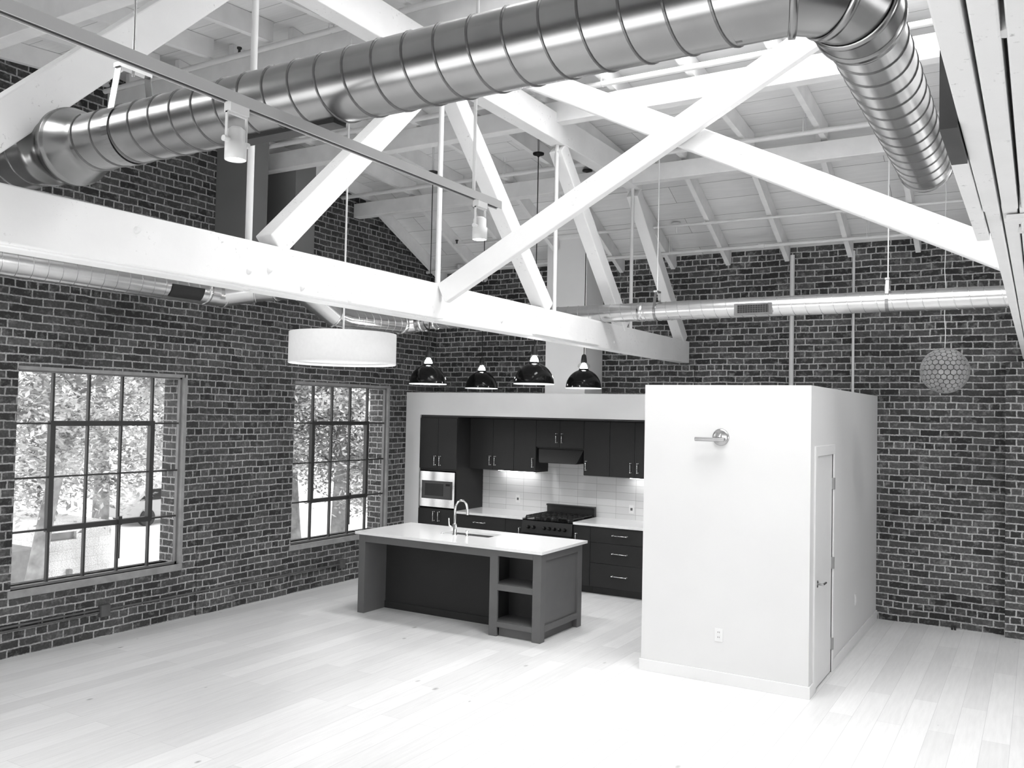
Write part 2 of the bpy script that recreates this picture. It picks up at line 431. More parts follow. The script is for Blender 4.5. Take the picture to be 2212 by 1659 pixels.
ceil_piece(X0, X1, 1.62, SK2[2]); ceil_piece(X0, X1, 1.4, 1.62); ceil_piece(X0, SK4[0], 0.3, 1.4); ceil_piece(SK4[1], X1, 0.3, 1.4); ceil_piece(X0, X1, YF - 0.3, 0.3)
struct(mb.build('ceiling', 'ceil'), 'white painted board ceiling following the low gable roof', 'ceiling')
for i, (sk, lb) in enumerate(((SK1, 'roof light beyond the big duct, blown out white'), (SK2, 'roof light above the camera side of the ridge'), (SK3, 'unseen added roof light right of the overhead truss'), (SK4, 'unseen added roof light near the gable wall on the camera side'))):
    x0, x1, y0, y1 = sk; t = 0.06; z0, z1 = 5.62, 6.4
    r = thing('window_%d' % (i + 3), lb, 'window', (0, 0, 0), None, 'structure')
    z0 = min(zc(y0), zc(y1)) + 0.10
    MB().box(x0 - t, x0, y0 - t, y1 + t, z0, z1).box(x1, x1 + t, y0 - t, y1 + t, z0, z1).box(x0, x1, y0 - t, y0, z0, z1).box(x0, x1, y1, y1 + t, z0, z1).build('light_well', 'trimwhite', r)
    MB().box(x0 - t, x1 + t, y0 - t, y1 + t, z1, z1 + 0.02).build('glass', 'glass', r)

# steel windows in the gable wall
def steel_window(name, a, b, label, mull, hinge):
    r = thing(name, label, 'window', (XL, (a + b) / 2, WZ0), None, 'structure')
    xf = XL - 0.06
    rows = [WZ0 + 0.02, 1.155, 1.665, 2.19, WZ1 - 0.015]
    f = MB()
    for y0, y1 in ((a, a + 0.022), (b - 0.035, b)): f.box(xf - 0.02, xf + 0.02, y0, y1, WZ0, WZ1)
    f.box(xf - 0.02, xf + 0.02, a, b, WZ1 - 0.03, WZ1); f.box(xf - 0.02, xf + 0.02, a, b, WZ0, WZ0 + 0.025)
    f.build('window_frame', 'sashpaint', r)
    g = MB(); v0, v1 = mull[0], mull[3]
    for y in mull:
        g.box(xf - 0.018, xf + 0.018, y - 0.011, y + 0.011, WZ0 + 0.02, rows[1]); g.box(xf - 0.018, xf + 0.018, y - 0.011, y + 0.011, rows[3], WZ1 - 0.02)
    for z in rows[1:4]:
        g.box(xf - 0.016, xf + 0.016, a + 0.02, v0, z - 0.009, z + 0.009); g.box(xf - 0.016, xf + 0.016, v1, b - 0.03, z - 0.009, z + 0.009)
    g.build('muntin', 'steelsash', r)
    s = MB(); w = 0.026
    s.box(xf - 0.025, xf + 0.03, v0 - w, v0 + w, rows[1] - w, rows[3] + w).box(xf - 0.025, xf + 0.03, v1 - w, v1 + w, rows[1] - w, rows[3] + w)
    s = MB()
    s.box(xf - 0.025, xf + 0.03, v0 - w, v0 + w, rows[1] - w, rows[3] + w); s.box(xf - 0.025, xf + 0.03, v1 - w, v1 + w, rows[1] - w, rows[3] + w)
    s.box(xf - 0.025, xf + 0.03, v0 + w, v1 - w, rows[1] - w, rows[1] + w); s.box(xf - 0.025, xf + 0.03, v0 + w, v1 - w, rows[3] - w, rows[3] + w)
    for y in mull[1:3]: s.box(xf - 0.018, xf + 0.018, y - 0.010, y + 0.010, rows[1], rows[3])
    s.box(xf - 0.016, xf + 0.016, v0, v1, rows[2] - 0.008, rows[2] + 0.008)
    sv = s.build('vent_sash', 'steelsash', r)
    h = MB(); h.box(xf + 0.03, xf + 0.05, mull[2] - 0.02, mull[2] + 0.02, rows[1] - 0.03, rows[1] + 0.06); h.box(xf + 0.03, xf + 0.045, mull[2] - 0.008, mull[2] + 0.008, rows[1] - 0.38, rows[1] - 0.03)
    h.build('stay_arm', 'steelsash', sv)
    MB().box(xf - 0.003, xf + 0.003, a + 0.02, b - 0.02, WZ0 + 0.02, WZ1 - 0.02).build('glass', 'glass', r)
    MB().box(XL - 0.28, XL + 0.012, a - 0.03, b + 0.03, WZ0 - 0.075, WZ0).build('window_sill', 'concrete', r, 0.006)
    MB().box(xf + 0.02, XL + 0.004, b - 0.012, b + 0.03, WZ0, WZ1 + 0.02).build('jamb', 'concrete', r)
    MB().box(xf + 0.02, XL + 0.004, a, b, WZ1 - 0.012, WZ1 + 0.022).build('head', 'concrete', r)
steel_window('window_1', W1[0], W1[1], 'large steel casement window nearest the camera, parked street beyond', [5.135, 5.517, 5.896, 6.268], 1)
steel_window('window_2', W2[0], W2[1], 'steel casement window beside the kitchen, tree trunks beyond', [8.757, 9.126, 9.496, 9.865], 1)

# ------------------------------------------------------------------ white room in the back corner
BX0, BX1, BY0, BH = -3.22, -1.69, 7.855, 2.68
mb = MB()
mb.box(BX0, BX1, BY0, BY0 + 0.1, 0, BH)                               # front
mb.box(BX0, BX0 + 0.1, BY0 + 0.1, YB, 0, BH)                          # kitchen side
DY0, DY1, DZ = 8.085, 8.81, 2.06
mb.box(BX1 - 0.1, BX1, BY0 + 0.1, DY0, 0, BH).box(BX1 - 0.1, BX1, DY1, YB, 0, BH).box(BX1 - 0.1, BX1, DY0, DY1, DZ + 0.01, BH)
mb.box(BX0 + 0.1, BX1 - 0.1, BY0 + 0.1, YB, BH - 0.08, BH)
struct(mb.build('wall_room', 'plaster'), 'white plastered box room standing against the back wall', 'wall')
r = thing('door_1', 'narrow white flush door in the side of the white room', 'door', (BX1, (DY0 + DY1) / 2, 0), None, 'structure')
f = MB()
f.box(BX1 - 0.1, BX1 + 0.014, DY0 - 0.085, DY0, 0, DZ + 0.09).box(BX1 - 0.1, BX1 + 0.014, DY1, DY1 + 0.035, 0, DZ + 0.09).box(BX1 - 0.1, BX1 + 0.014, DY0, DY1, DZ, DZ + 0.09)
f.build('door_frame', 'trimwhite', r, 0.003)
dl = MB().box(BX1 - 0.045, BX1 - 0.006, DY0 + 0.004, DY1 - 0.004, 0.012, DZ - 0.006).build('door_leaf', 'trimwhite', r)
h = MB(); h.cyl((BX1 - 0.008, DY0 + 0.07, 0.93), (BX1 + 0.006, DY0 + 0.07, 0.93), 0.032); h.cyl((BX1, DY0 + 0.07, 0.93), (BX1 + 0.055, DY0 + 0.07, 0.93), 0.010)
h.tube([(BX1 + 0.052, DY0 + 0.06, 0.93), (BX1 + 0.052, DY0 + 0.19, 0.93)], 0.010)
h.build('door_handle', 'nickel', dl)
for z in (1.78, 1.03, 0.27):
    MB().box(BX1 - 0.01, BX1 + 0.019, DY1 - 0.008, DY1 + 0.012, z - 0.055, z + 0.055).build('hinge', 'nickel', r)
struct(MB().box(BX0 - 0.015, BX1 + 0.015, BY0 - 0.015, BY0, 0, 0.105).box(BX1, BX1 + 0.015, BY0, DY0 - 0.086, 0, 0.105).build('baseboard_front', 'trimwhite', None, 0.002), 'white baseboard along the front of the white room', 'baseboard')
struct(MB().box(BX1, BX1 + 0.015, DY1 + 0.036, YB, 0, 0.105).build('baseboard_right', 'trimwhite', None, 0.002), 'white baseboard on the door side of the white room', 'baseboard')
struct(MB().box(BX0 - 0.015, BX0, BY0, 10.68, 0, 0.105).build('baseboard_left', 'trimwhite'), 'white baseboard on the kitchen side of the white room', 'baseboard')

# ------------------------------------------------------------------ kitchen surround and flue chase
KY = 10.70
mb = MB()
mb.box(-8.262, -7.995, KY, KY + 0.12, 0, 2.66)
mb.box(-8.262, -8.15, KY + 0.12, YB, 0, 2.66)
mb.box(-7.995, BX0, KY, KY + 0.12, 2.325, 2.66)
mb.box(-8.15, BX0, KY + 0.12, YB, 2.56, 2.66)
struct(mb.build('wall_kitchen', 'greyplaster'), 'pale plaster surround framing the kitchen alcove', 'wall')
struct(MB().box(-5.99, -5.367, 10.92, YB, 2.66, zc(11.0) + 0.1).build('wall_chase', 'greyplaster'), 'tall plaster chase rising from the kitchen surround to the roof', 'wall')
struct(MB().box(-7.32, BX0, 11.43, 11.455, 0.93, 1.56).box(-6.19, -5.43, 11.43, 11.455, 1.56, 1.9).build('trim_5', 'tile'), 'white tile backsplash behind the range', 'trim')

# two plaster box chases high on the gable wall
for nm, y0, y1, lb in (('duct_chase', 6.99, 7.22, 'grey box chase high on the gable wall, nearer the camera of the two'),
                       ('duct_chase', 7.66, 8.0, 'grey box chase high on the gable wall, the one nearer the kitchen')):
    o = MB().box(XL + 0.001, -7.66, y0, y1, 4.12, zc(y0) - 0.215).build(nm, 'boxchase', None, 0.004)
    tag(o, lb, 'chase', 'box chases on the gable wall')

# ------------------------------------------------------------------ roof trusses
PY = [11.47, 9.565, 7.665, 5.70, 3.74, 1.80, -0.1]                   # panel points, back wall first
def truss(xc, label, overhead=False):
    r = thing('roof_truss', label, 'truss', (xc, 5.6, 3.09), 'white timber roof trusses')
    zb0, zb1, zt0, zt1 = 3.105, 3.385, 5.055, 5.33
    if not overhead:
        MB().box(xc - 0.10, xc + 0.05, 5.5, YB - 0.01, zb0, zb1 + 0.012).build('bottom_chord', 'timber', r, 0.008)
        MB().box(xc + 0.05, xc + 0.10, YF + 0.02, 5.66, zb0 + 0.008, zb1).box(xc - 0.10, xc + 0.05, YF + 0.02, 5.5, zb0, zb1).build('bottom_chord', 'timber', r, 0.008)
        MB().box(xc + 0.05, xc + 0.085, 7.15, 8.55, zb0 + 0.02, zb1 - 0.01).build('splice_plank', 'timber', r, 0.006)
        for y, z in ((3.66, 3.2), (3.82, 3.23), (4.1, 3.16), (4.55, 3.13), (2.9, 3.3), (6.6, 3.2), (9.0, 3.2)):
            MB().lathe([(0.0, 0.012), (0.016, 0.010), (0.020, 0.0)], (xc + (0.10 if y < 5.6 else 0.05), y, z), 12, (1, 0, 0)).build('bolt', 'rafter', r)
    else:
        # four upright planks side by side, seen from straight below
        for i, (x0, x1, y0, y1, dz) in enumerate(((-0.163, -0.115, YF + 0.02, 3.30, 0), (-0.107, -0.062, YF + 0.02, 3.30, 0), (-0.053, 0.0, YF + 0.02, 3.30, 0.004), (0.008, 0.06, YF + 0.02, 3.35, 0),
                                             (-0.162, -0.118, 3.305, YB - 0.01, 0.012), (-0.112, -0.066, 3.305, 5.9, 0.02), (-0.06, 0.06, 3.36, YB - 0.01, 0.016), (-0.112, -0.066, 5.905, YB - 0.01, 0.014))):
            MB().box(x0, x1, y0, y1, zb0 - 0.01 + dz, zb1).build('chord_plank', 'timber', r, 0.004)
        for x0, x1 in ((-0.1145, -0.1075), (-0.0615, -0.0535), (0.0005, 0.0075)): MB().box(x0, x1, YF + 0.02, 3.30, zb0 + 0.06, zb1).build('gap_shadow', 'darkplate_gapshade', r)  # dark strips paint the shade inside the cracks between planks
        MB().box(-0.21, -0.166, 2.62, 3.83, zb0 - 0.01, zb1 - 0.03).build('splice_plank', 'timber', r, 0.004)
        MB().box(-0.205, -0.166, 2.28, 2.615, zb0 - 0.02, zb0 + 0.17).build('packing_block', 'darkplate_gapshade', r)
        b = MB().box(-0.10, 0.02, 3.44, 3.54, zb0 - 0.012, zb0 + 0.004); b.lathe([(0, -0.03), (0.016, -0.03), (0.016, 0.0)], (-0.04, 3.52, zb0 - 0.01), 6)
        b.build('washer', 'timber', r)
    MB().box(xc - 0.08, xc + 0.07, PY[5] - 0.1, PY[1] + 0.12, zt0, zt1).build('top_chord', 'timber', r, 0.008)
    def diag(y0, z0, y1, z1, w=0.14, h=0.16):
        MB().beam((xc - 0.01, y0, z0), (xc - 0.01, y1, z1), w, h).build('diagonal', 'timber', r, 0.008)
    diag(11.30, 3.40, 9.62, 5.02); diag(9.34, 3.40, 7.70, 5.04); diag(7.48, 3.40, 5.78, 5.04)
    diag(3.92, 3.40, 5.60, 5.04); diag(1.95, 3.40, 3.68, 5.08, 0.14, 0.19); diag(0.05, 3.40, 1.72, 5.02)
    for y in PY[1:6]: MB().cyl((xc, y, 3.10), (xc, y, 5.2), 0.021, 14).build('rod', 'pipe', r)
    return r
truss(-4.12, 'white timber truss crossing the whole room from wall to wall, exposed plank bottom chord')
truss(-0.05, 'white cracked-paint truss passing close overhead at the frame edge', True)

# cross braces between the two trusses
def brace(name, p0, p1, label):
    o = MB().beam(p0, p1, 0.07, 0.166, (0, 1, 0)).build(name, 'timber', None, 0.008)
    tag(o, label, 'brace', 'cross braces between the trusses')
brace('cross_brace', (-3.99, 5.60, 3.305), (-0.32, 5.60, 5.246), 'white brace rising from the wall-to-wall truss to the duct elbow, in front at the crossing')
brace('cross_brace', (-0.15, 5.68, 3.326), (-4.0, 5.68, 5.27), 'white brace falling from the big duct to the overhead truss, behind at the crossing')

# purlins and rafters
PUR = [(9.45, 5.07, 5.262, 0.13, 'white purlin nearest the back wall, below the bend of the roof'), (7.58, 5.232, 5.435, 0.13, 'white purlin beside the bright roof light'),
       (5.62, 5.34, 5.592, 0.12, 'white ridge purlin half hidden above the big duct'), (3.74, 5.165, 5.435, 0.13, 'white purlin on the camera side of the ridge'),
       (1.75, 5.1, 5.28, 0.13, 'white purlin in the top corner above the track light')]
for (y, z0, z1, w, lb) in PUR:
    o = MB().box(XL + 0.01, XR - 0.01, y - w / 2, y + w / 2, z0, z1).build('purlin', 'rafter', None, 0.006)
    tag(o, lb, 'purlin', 'purlins across the trusses')
RX = [-1.243 - 0.765 * k for k in range(9, -9, -1)]
RX = [x for x in RX if x < XR - 0.1]
def rafter(x, y0, y1, label, group, tail=False):
    hw, d = 0.028, 0.185
    a0, a1 = zc(y0), zc(y1)
    mb = MB()
    if tail: poly = [(y0, a0 - 0.004), (y1, a1 - 0.004), (y1, a1 - 0.14), (y1 - 0.05, a1 - d), (y0, a0 - d)]
    else: poly = [(y0, a0 - 0.004), (y1, a1 - 0.004), (y1, a1 - d), (y0, a0 - d)]
    mb.prism(poly, 'x', x - hw, x + hw)
    tag(mb.build('rafter', 'rafter'), label, 'rafter', group)
for i, x in enumerate(RX):
    if x < XL: continue
for i, x in enumerate([q for q in RX if q > XL + 0.05]):
    rafter(x, 9.52, 10.9 if abs(x + 5.833) < 0.05 else YB - 0.006, '%s white rafter from the gable wall on the steep strip above the back wall' % ORD[i], 'rafters down to the back wall', True)
    rafter(x + 0.075, 5.64, 9.50, '%s white rafter from the gable wall between ridge and back strip' % ORD[i], 'rafters from the ridge to the back strip')
    rafter(x, 1.62, 5.48, '%s white rafter from the gable wall on the camera side of the ridge' % ORD[i], 'rafters on the camera side of the ridge')

# ------------------------------------------------------------------ ducts
def helix(mb, p0, p1, r, pitch, w=0.006, h=0.004, phase=0.0, lean=1):
    mb.seam0 = len(mb.f)
    p0, p1 = Vector(p0), Vector(p1); d = p1 - p0; L = d.length; d.normalize()
    ref = Vector((0, 0, 1)); u = (ref - d * ref.dot(d)).normalized(); v = d.cross(u)
    n = 32; m = int(L / pitch * n)
    b = len(mb.v)
    for i in range(m + 1):
        s = i / n * pitch; t = lean * 2 * PI * i / n + phase
        q = u * math.cos(t) + v * math.sin(t)
        for ds, dr in ((-w, -0.001), (-w * 0.5, h), (w * 0.5, h), (w, -0.001)):
            mb.v.append(p0 + d * min(L, max(0, s + ds)) + q * (r + dr))
    for i in range(m):
        for j in range(3):
            a = b + i * 4 + j; mb.f.append((a, a + 1, a + 5, a + 4)); mb.sm.append(False)
    return mb
def collar(mb, c, d, r, w=0.02, h=0.008):
    d = Vector(d).normalized()
    mb.lathe([(r - 0.002, -w), (r + h, -w * 0.8), (r + h, w * 0.8), (r - 0.002, w)], c, 48, d); return mb

ZD, RD, YD = 3.617, 0.1327, 2.5
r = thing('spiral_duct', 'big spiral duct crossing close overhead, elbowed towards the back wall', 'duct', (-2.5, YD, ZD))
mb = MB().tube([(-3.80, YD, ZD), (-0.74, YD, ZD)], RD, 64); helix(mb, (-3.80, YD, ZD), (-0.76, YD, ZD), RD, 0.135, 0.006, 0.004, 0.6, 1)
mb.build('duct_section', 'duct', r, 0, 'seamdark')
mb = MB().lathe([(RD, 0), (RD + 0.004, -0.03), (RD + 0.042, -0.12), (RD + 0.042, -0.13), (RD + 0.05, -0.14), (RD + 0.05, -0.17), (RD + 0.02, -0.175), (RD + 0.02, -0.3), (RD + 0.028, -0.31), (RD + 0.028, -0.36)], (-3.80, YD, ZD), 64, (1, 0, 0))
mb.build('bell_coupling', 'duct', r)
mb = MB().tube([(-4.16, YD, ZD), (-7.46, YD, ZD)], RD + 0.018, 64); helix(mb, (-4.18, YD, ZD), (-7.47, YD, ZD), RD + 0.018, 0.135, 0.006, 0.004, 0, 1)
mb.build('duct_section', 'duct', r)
X2, R2 = -0.474, 0.1164
e = MB()
e.tube([Vector(p) for p in [(-0.76, YD, ZD), (-0.60, YD, ZD), (-0.51, YD + 0.065, ZD), (X2, YD + 0.17, ZD), (X2, YD + 0.30, ZD)]], RD, 64, caps=False, split=True)
def mitre(mb, c, d0, d1):
    d = (Vector(d0).normalized() + Vector(d1).normalized()).normalized(); collar(mb, c, d, RD * 1.035, 0.012, 0.006)
d01 = Vector((1, 0, 0)); d12 = Vector((0.125, 0.075, 0)); d23 = Vector((0.061, 0.125, 0)); d34 = Vector((0, 1, 0))
mitre(e, (-0.60, YD, ZD), d01, d12); mitre(e, (-0.51, YD + 0.065, ZD), d12, d23); mitre(e, (X2, YD + 0.17, ZD), d23, d34)
e.build('elbow', 'duct', r)
mb = MB(); collar(mb, (X2, YD + 0.30, ZD), (0, 1, 0), RD - 0.002, 0.02, 0.006); mb.lathe([(RD, 0.0), (RD - 0.004, 0.02), (R2 + 0.002, 0.035), (R2, 0.06)], (X2, YD + 0.30, ZD), 64, (0, 1, 0)); collar(mb, (X2, YD + 0.36, ZD), (0, 1, 0), R2, 0.006, 0.006)
mb.build('reducer', 'duct', r)
YE = 4.62
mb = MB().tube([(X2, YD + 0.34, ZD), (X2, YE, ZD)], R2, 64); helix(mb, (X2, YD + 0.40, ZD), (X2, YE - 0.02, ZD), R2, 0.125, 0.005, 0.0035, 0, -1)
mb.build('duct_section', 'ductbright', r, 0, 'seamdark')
mb = MB(); collar(mb, (X2, YE - 0.01, ZD), (0, 1, 0), R2, 0.02, 0.007); mb.tube([(X2, YE, ZD), (X2, YE + 0.06, ZD)], R2 - 0.012, 48); mb.build('end_cap', 'duct', r)
MB().box(-2.86, -2.28, YD - 0.035, YD + 0.035, ZD - RD - 0.012, ZD - RD + 0.01).build('slot_diffuser', 'blackmatt', r)

def hanger(name, c, r, ztop, label, axis='x', tri=False):
    """strap round a duct at c, rod up to the roof"""
    t = thing(name, label, 'hanger', (c[0], c[1], c[2] + r), 'duct hangers')
    d = Vector((1, 0, 0)) if axis == 'x' else Vector((0, 1, 0)); c = Vector(c); s = Vector((0, 1, 0)) if axis == 'x' else Vector((1, 0, 0)); up = Vector((0, 0, 1))
    top = r + (0.15 if tri else 0.10); pts = []
    for k in range(25):
        a = math.radians(130 - k * (260 / 24.0)) if False else math.radians(-50 - k * (260 / 24.0))
        pts.append(s * math.cos(-a - PI / 2 + PI / 2) * 0)
    ring = []
    for k in range(33):
        a = math.radians(140 + k * (260.0 / 32)); ring.append((math.cos(a), math.sin(a)))
    tw = 0.075 if tri else 0.045
    prof = [(-tw, top)] + [(q[0] * (r + 0.004), q[1] * (r + 0.004)) for q in ring] + [(tw, top)]
    mb = MB(); w = 0.014 if not tri else 0.022
    for k in range(len(prof) - 1):
        (a0, b0), (a1, b1) = prof[k], prof[k + 1]
        p, q = c + s * a0 + up * b0, c + s * a1 + up * b1
        mb.beam(p, q, w * 2, 0.003, d)
    mb.build('strap', 'duct', t)
    MB().box(c.x - 0.02, c.x + 0.02, c.y - tw - 0.01, c.y + tw + 0.01, c.z + top, c.z + top + 0.018).build('bracket', 'steel', t) if axis == 'x' else MB().box(c.x - 0.05, c.x + 0.05, c.y - 0.02, c.y + 0.02, c.z + top, c.z + top + 0.018).build('bracket', 'steel', t)
    MB().cyl((c.x, c.y, c.z + top - 0.02), (c.x, c.y, ztop), 0.006, 10).build('rod', 'nickel' if tri else 'pipe', t)
hanger('duct_hanger', (-3.53, YD, ZD), RD, zc(YD) - 0.186, 'strap hanger with dark rod holding the big duct near its bell coupling', 'x', True)

# back duct along the back of the room, with the jogging run at the gable wall
Y2, Z2, R_2 = 8.70, 3.482, 0.0965
r = thing('spiral_duct', 'slim shiny spiral duct running level in front of the back wall', 'duct', (-2.0, Y2, Z2))
mb = MB().tube([(-6.45, Y2, Z2), (5.4, Y2, Z2)], R_2, 48); helix(mb, (-6.4, Y2, Z2), (5.3, Y2, Z2), R_2, 0.127, 0.005, 0.0035, 0, 1)
collar(mb, (-3.62, Y2, Z2), (1, 0, 0), R_2, 0.03, 0.006); collar(mb, (-6.3, Y2, Z2), (1, 0, 0), R_2, 0.02, 0.008)
mb.build('duct_section', 'ductbright', r)
gp = MB().box(-2.565, -2.265, Y2 - R_2 - 0.012, Y2 - R_2 + 0.02, Z2 - 0.065, Z2 + 0.012).build('register', 'blackmatt', r)
gb = MB()
for k in range(13):
    x = -2.565 + 0.30 * k / 12; gb.box(x - 0.002, x + 0.002, Y2 - R_2 - 0.017, Y2 - R_2 - 0.011, Z2 - 0.065, Z2 + 0.012)
for k in range(5):
    z = Z2 - 0.065 + 0.077 * k / 4; gb.box(-2.565, -2.265, Y2 - R_2 - 0.017, Y2 - R_2 - 0.011, z - 0.0015, z + 0.0015)
gb.build('grille', 'seamdark', gp)
fl = MB().box(-2.6, -2.23, Y2 - R_2 - 0.009, Y2 - R_2 + 0.02, Z2 - 0.085, Z2 - 0.066).box(-2.6, -2.23, Y2 - R_2 - 0.009, Y2 - R_2 + 0.02, Z2 + 0.013, Z2 + 0.03).box(-2.6, -2.566, Y2 - R_2 - 0.009, Y2 - R_2 + 0.02, Z2 - 0.066, Z2 + 0.013).box(-2.264, -2.23, Y2 - R_2 - 0.009, Y2 - R_2 + 0.02, Z2 - 0.066, Z2 + 0.013)
fl.build('flange', 'duct', gp)
hanger('duct_hanger', (-3.45, Y2, Z2), R_2, zc(Y2) - 0.186, 'strap hanger on the slim back duct beside the white truss', 'x')
hanger('duct_hanger', (-1.20, Y2, Z2), R_2, zc(Y2) - 0.186, 'strap hanger on the slim back duct above the white room', 'x')

r = thing('spiral_duct', 'spiral duct along the gable wall, jogging through elbows towards the kitchen', 'duct', (-7.0, 5.0, 3.5))
XG, ZG, RG = -7.6, 3.615, 0.148
mb = MB().tube([(XG, 0.2, ZG), (XG, 6.42, ZG)], RG, 48); helix(mb, (XG, 0.3, ZG), (XG, 6.4, ZG), RG, 0.135, 0.005, 0.0035, 0, 1)
collar(mb, (XG, 6.30, ZG), (0, 1, 0), RG, 0.02, 0.006)
mb.build('duct_section', 'ductbright', r)
rg = MB()
for k in range(9):
    a0, a1 = math.radians(-58 + k * 6.2), math.radians(-58 + (k + 1) * 6.2)
    p = [(XG + (RG + 0.006) * math.cos(a), y, ZG + (RG + 0.006) * math.sin(a)) for a, y in ((a0, 5.80), (a1, 5.80), (a1, 6.20), (a0, 6.20))]
    rg.face(p)
rg.build('register', 'blackmatt', r)
mb = MB().tube([(XG, 6.40, ZG), (XG, 6.55, ZG), (XG + 0.22, 6.80, ZG + 0.07), (-7.18, 6.95, ZG + 0.10), (-7.0, 6.98, ZG + 0.10)], RG, 48, split=True)
for c, d in (((XG, 6.55, ZG), (0.2, 1, 0.1)), ((XG + 0.22, 6.80, ZG + 0.07), (0.6, 0.6, 0.1)), ((-7.18, 6.95, ZG + 0.10), (1, 0.3, 0))): collar(mb, c, d, RG * 1.02, 0.012, 0.006)
mb.build('elbow', 'ductbright', r)
mb = MB().tube([(-7.0, 6.98, ZG + 0.10), (-6.86, 7.0, ZG + 0.08), (-6.70, 7.36, 3.42), (-6.70, 7.55, 3.41)], [RG, RG, 0.125, 0.115], 48, split=True)
for c, d, q in (((-6.86, 7.0, ZG + 0.08), (0.7, 0.6, -0.4), RG), ((-6.70, 7.36, 3.42), (0.2, 1, -0.4), 0.128)): collar(mb, c, d, q * 1.03, 0.012, 0.006)
mb.build('elbow', 'ductbright', r)
mb = MB().tube([(-6.70, 7.52, 3.41), (-6.70, 8.50, 3.44)], 0.113, 48); helix(mb, (-6.70, 7.6, 3.412), (-6.70, 8.45, 3.438), 0.113, 0.13, 0.005, 0.003)
mb.build('duct_section', 'ductbright', r)
mb = MB().tube([(-6.70, 8.48, 3.44), (-6.70, 8.60, 3.445), (-6.60, 8.70, 3.46), (-6.42, 8.70, 3.475)], [0.113, 0.113, 0.108, 0.10], 48, split=True)
collar(mb, (-6.70, 8.52, 3.44), (0, 1, 0), 0.113, 0.02, 0.01); collar(mb, (-6.50, 8.70, 3.47), (1, 0, 0), 0.104, 0.03, 0.01)
mb.build('elbow', 'ductbright', r)

# ------------------------------------------------------------------ pipes under the roof
def pipe_run(pts, rad, label, name='sprinkler_pipe', fit=()):
    t = thing(name, label, 'pipe', pts[0], 'white pipes under the roof')
    MB().tube(pts, rad, 14).build('pipe', 'pipe', t)
    for (x, y, z, kind) in fit:
        mb = MB()
        if kind == 'tee': mb.cyl((x - 0.04, y, z), (x + 0.04, y, z), rad * 1.45, 14)
        if kind == 'head': mb.cyl((x, y, z + rad), (x, y, z + 0.045), 0.012, 10); mb.lathe([(0.0, 0.075), (0.022, 0.072), (0.022, 0.06), (0.008, 0.045), (0.008, 0.03)], (x, y, z), 12)
        if kind == 'loop':
            zt = min(zc(y), 9) - 0.02
            mb.tube([(x - 0.012, y, zt), (x - 0.006, y - rad - 0.004, z), (x, y, z - rad - 0.004), (x + 0.006, y + rad + 0.004, z), (x + 0.012, y, zt)], 0.004, 8)
        mb.build({'tee': 'tee_fitting', 'head': 'sprinkler_head', 'loop': 'hanger_loop'}[kind], 'cord' if kind == 'head' else 'pipe', t)
pipe_run([(-8.2, 11.05, 4.537), (5.3, 11.03, 4.545)], 0.022, 'white pipe running level along the top of the back wall', fit=[(-3.0, 11.04, 4.54, 'tee'), (-1.35, 11.04, 4.545, 'tee'), (-1.75, 11.04, 4.545, 'loop'), (-4.2, 11.04, 4.54, 'loop')])
pipe_run([(-7.3, 10.48, 4.795), (-0.3, 10.55, 4.765)], 0.018, 'thin white pipe halfway up the steep roof strip', fit=[(-1.9, 10.54, 4.766, 'head'), (-5.1, 10.5, 4.79, 'head'), (-7.25, 10.48, 4.795, 'head'), (-3.55, 10.52, 4.778, 'loop'), (-1.9, 10.54, 4.77, 'tee')])
pipe_run([(-8.2, 9.08, 5.275), (5.2, 9.08, 5.278)], 0.027, 'thicker white pipe just uphill of the rear purlin', fit=[(-2.05, 9.08, 5.277, 'loop'), (-5.6, 9.08, 5.276, 'loop')])
pipe_run([(-8.15, 5.455, 5.558), (-3.0, 5.455, 5.558)], 0.024, 'white pipe above the big duct below the ridge', fit=[(-8.05, 5.455, 5.558, 'head'), (-6.2, 5.455, 5.558, 'head'), (-5.1, 5.455, 5.558, 'loop')])
pipe_run([(-8.2, 7.26, 5.42), (0.6, 7.30, 5.43)], 0.026, 'white pipe running past the bright roof light', fit=[(-3.45, 7.28, 5.425, 'loop'), (-4.6, 7.28, 5.425, 'loop')])
# vertical pipes on the back wall
for x, rad, lb in ((-2.711, 0.030, 'thick white riser pipe on the back wall behind the white room'), (-1.97, 0.016, 'thin white riser pipe on the back wall beside the thick one')):
    tag(MB().cyl((x, YB - 0.035, 2.0), (x, YB - 0.035, 4.47), rad, 16).build('riser_pipe', 'pipe'), lb, 'pipe', 'white riser pipes on the back wall')
# plumbing stack in the corner near the chase
t = thing('vent_pipe', 'fat white vent pipe in the far corner under the roof', 'pipe', (-7.75, 11.2, 4.2))
MB().cyl((-7.72, 11.28, 4.1), (-7.72, 11.28, zc(11.28)), 0.062, 20).build('pipe', 'pipe', t)
mb = MB(); collar(mb, (-7.72, 11.28, 4.42), (0, 0, 1), 0.062, 0.04, 0.008); mb.build('coupling', 'pipe', t)
# pipe elbow on the overhead truss
tag(MB().tube([(-0.62, 2.02, 3.98), (-0.36, 2.02, 3.98), (-0.32, 2.03, 3.96), (-0.315, 2.1, 3.9), (-0.30, 3.2, 3.86)], 0.018, 14).build('elbow_pipe', 'pipe'), 'white elbow of pipe beside the overhead truss above the duct end', 'pipe')
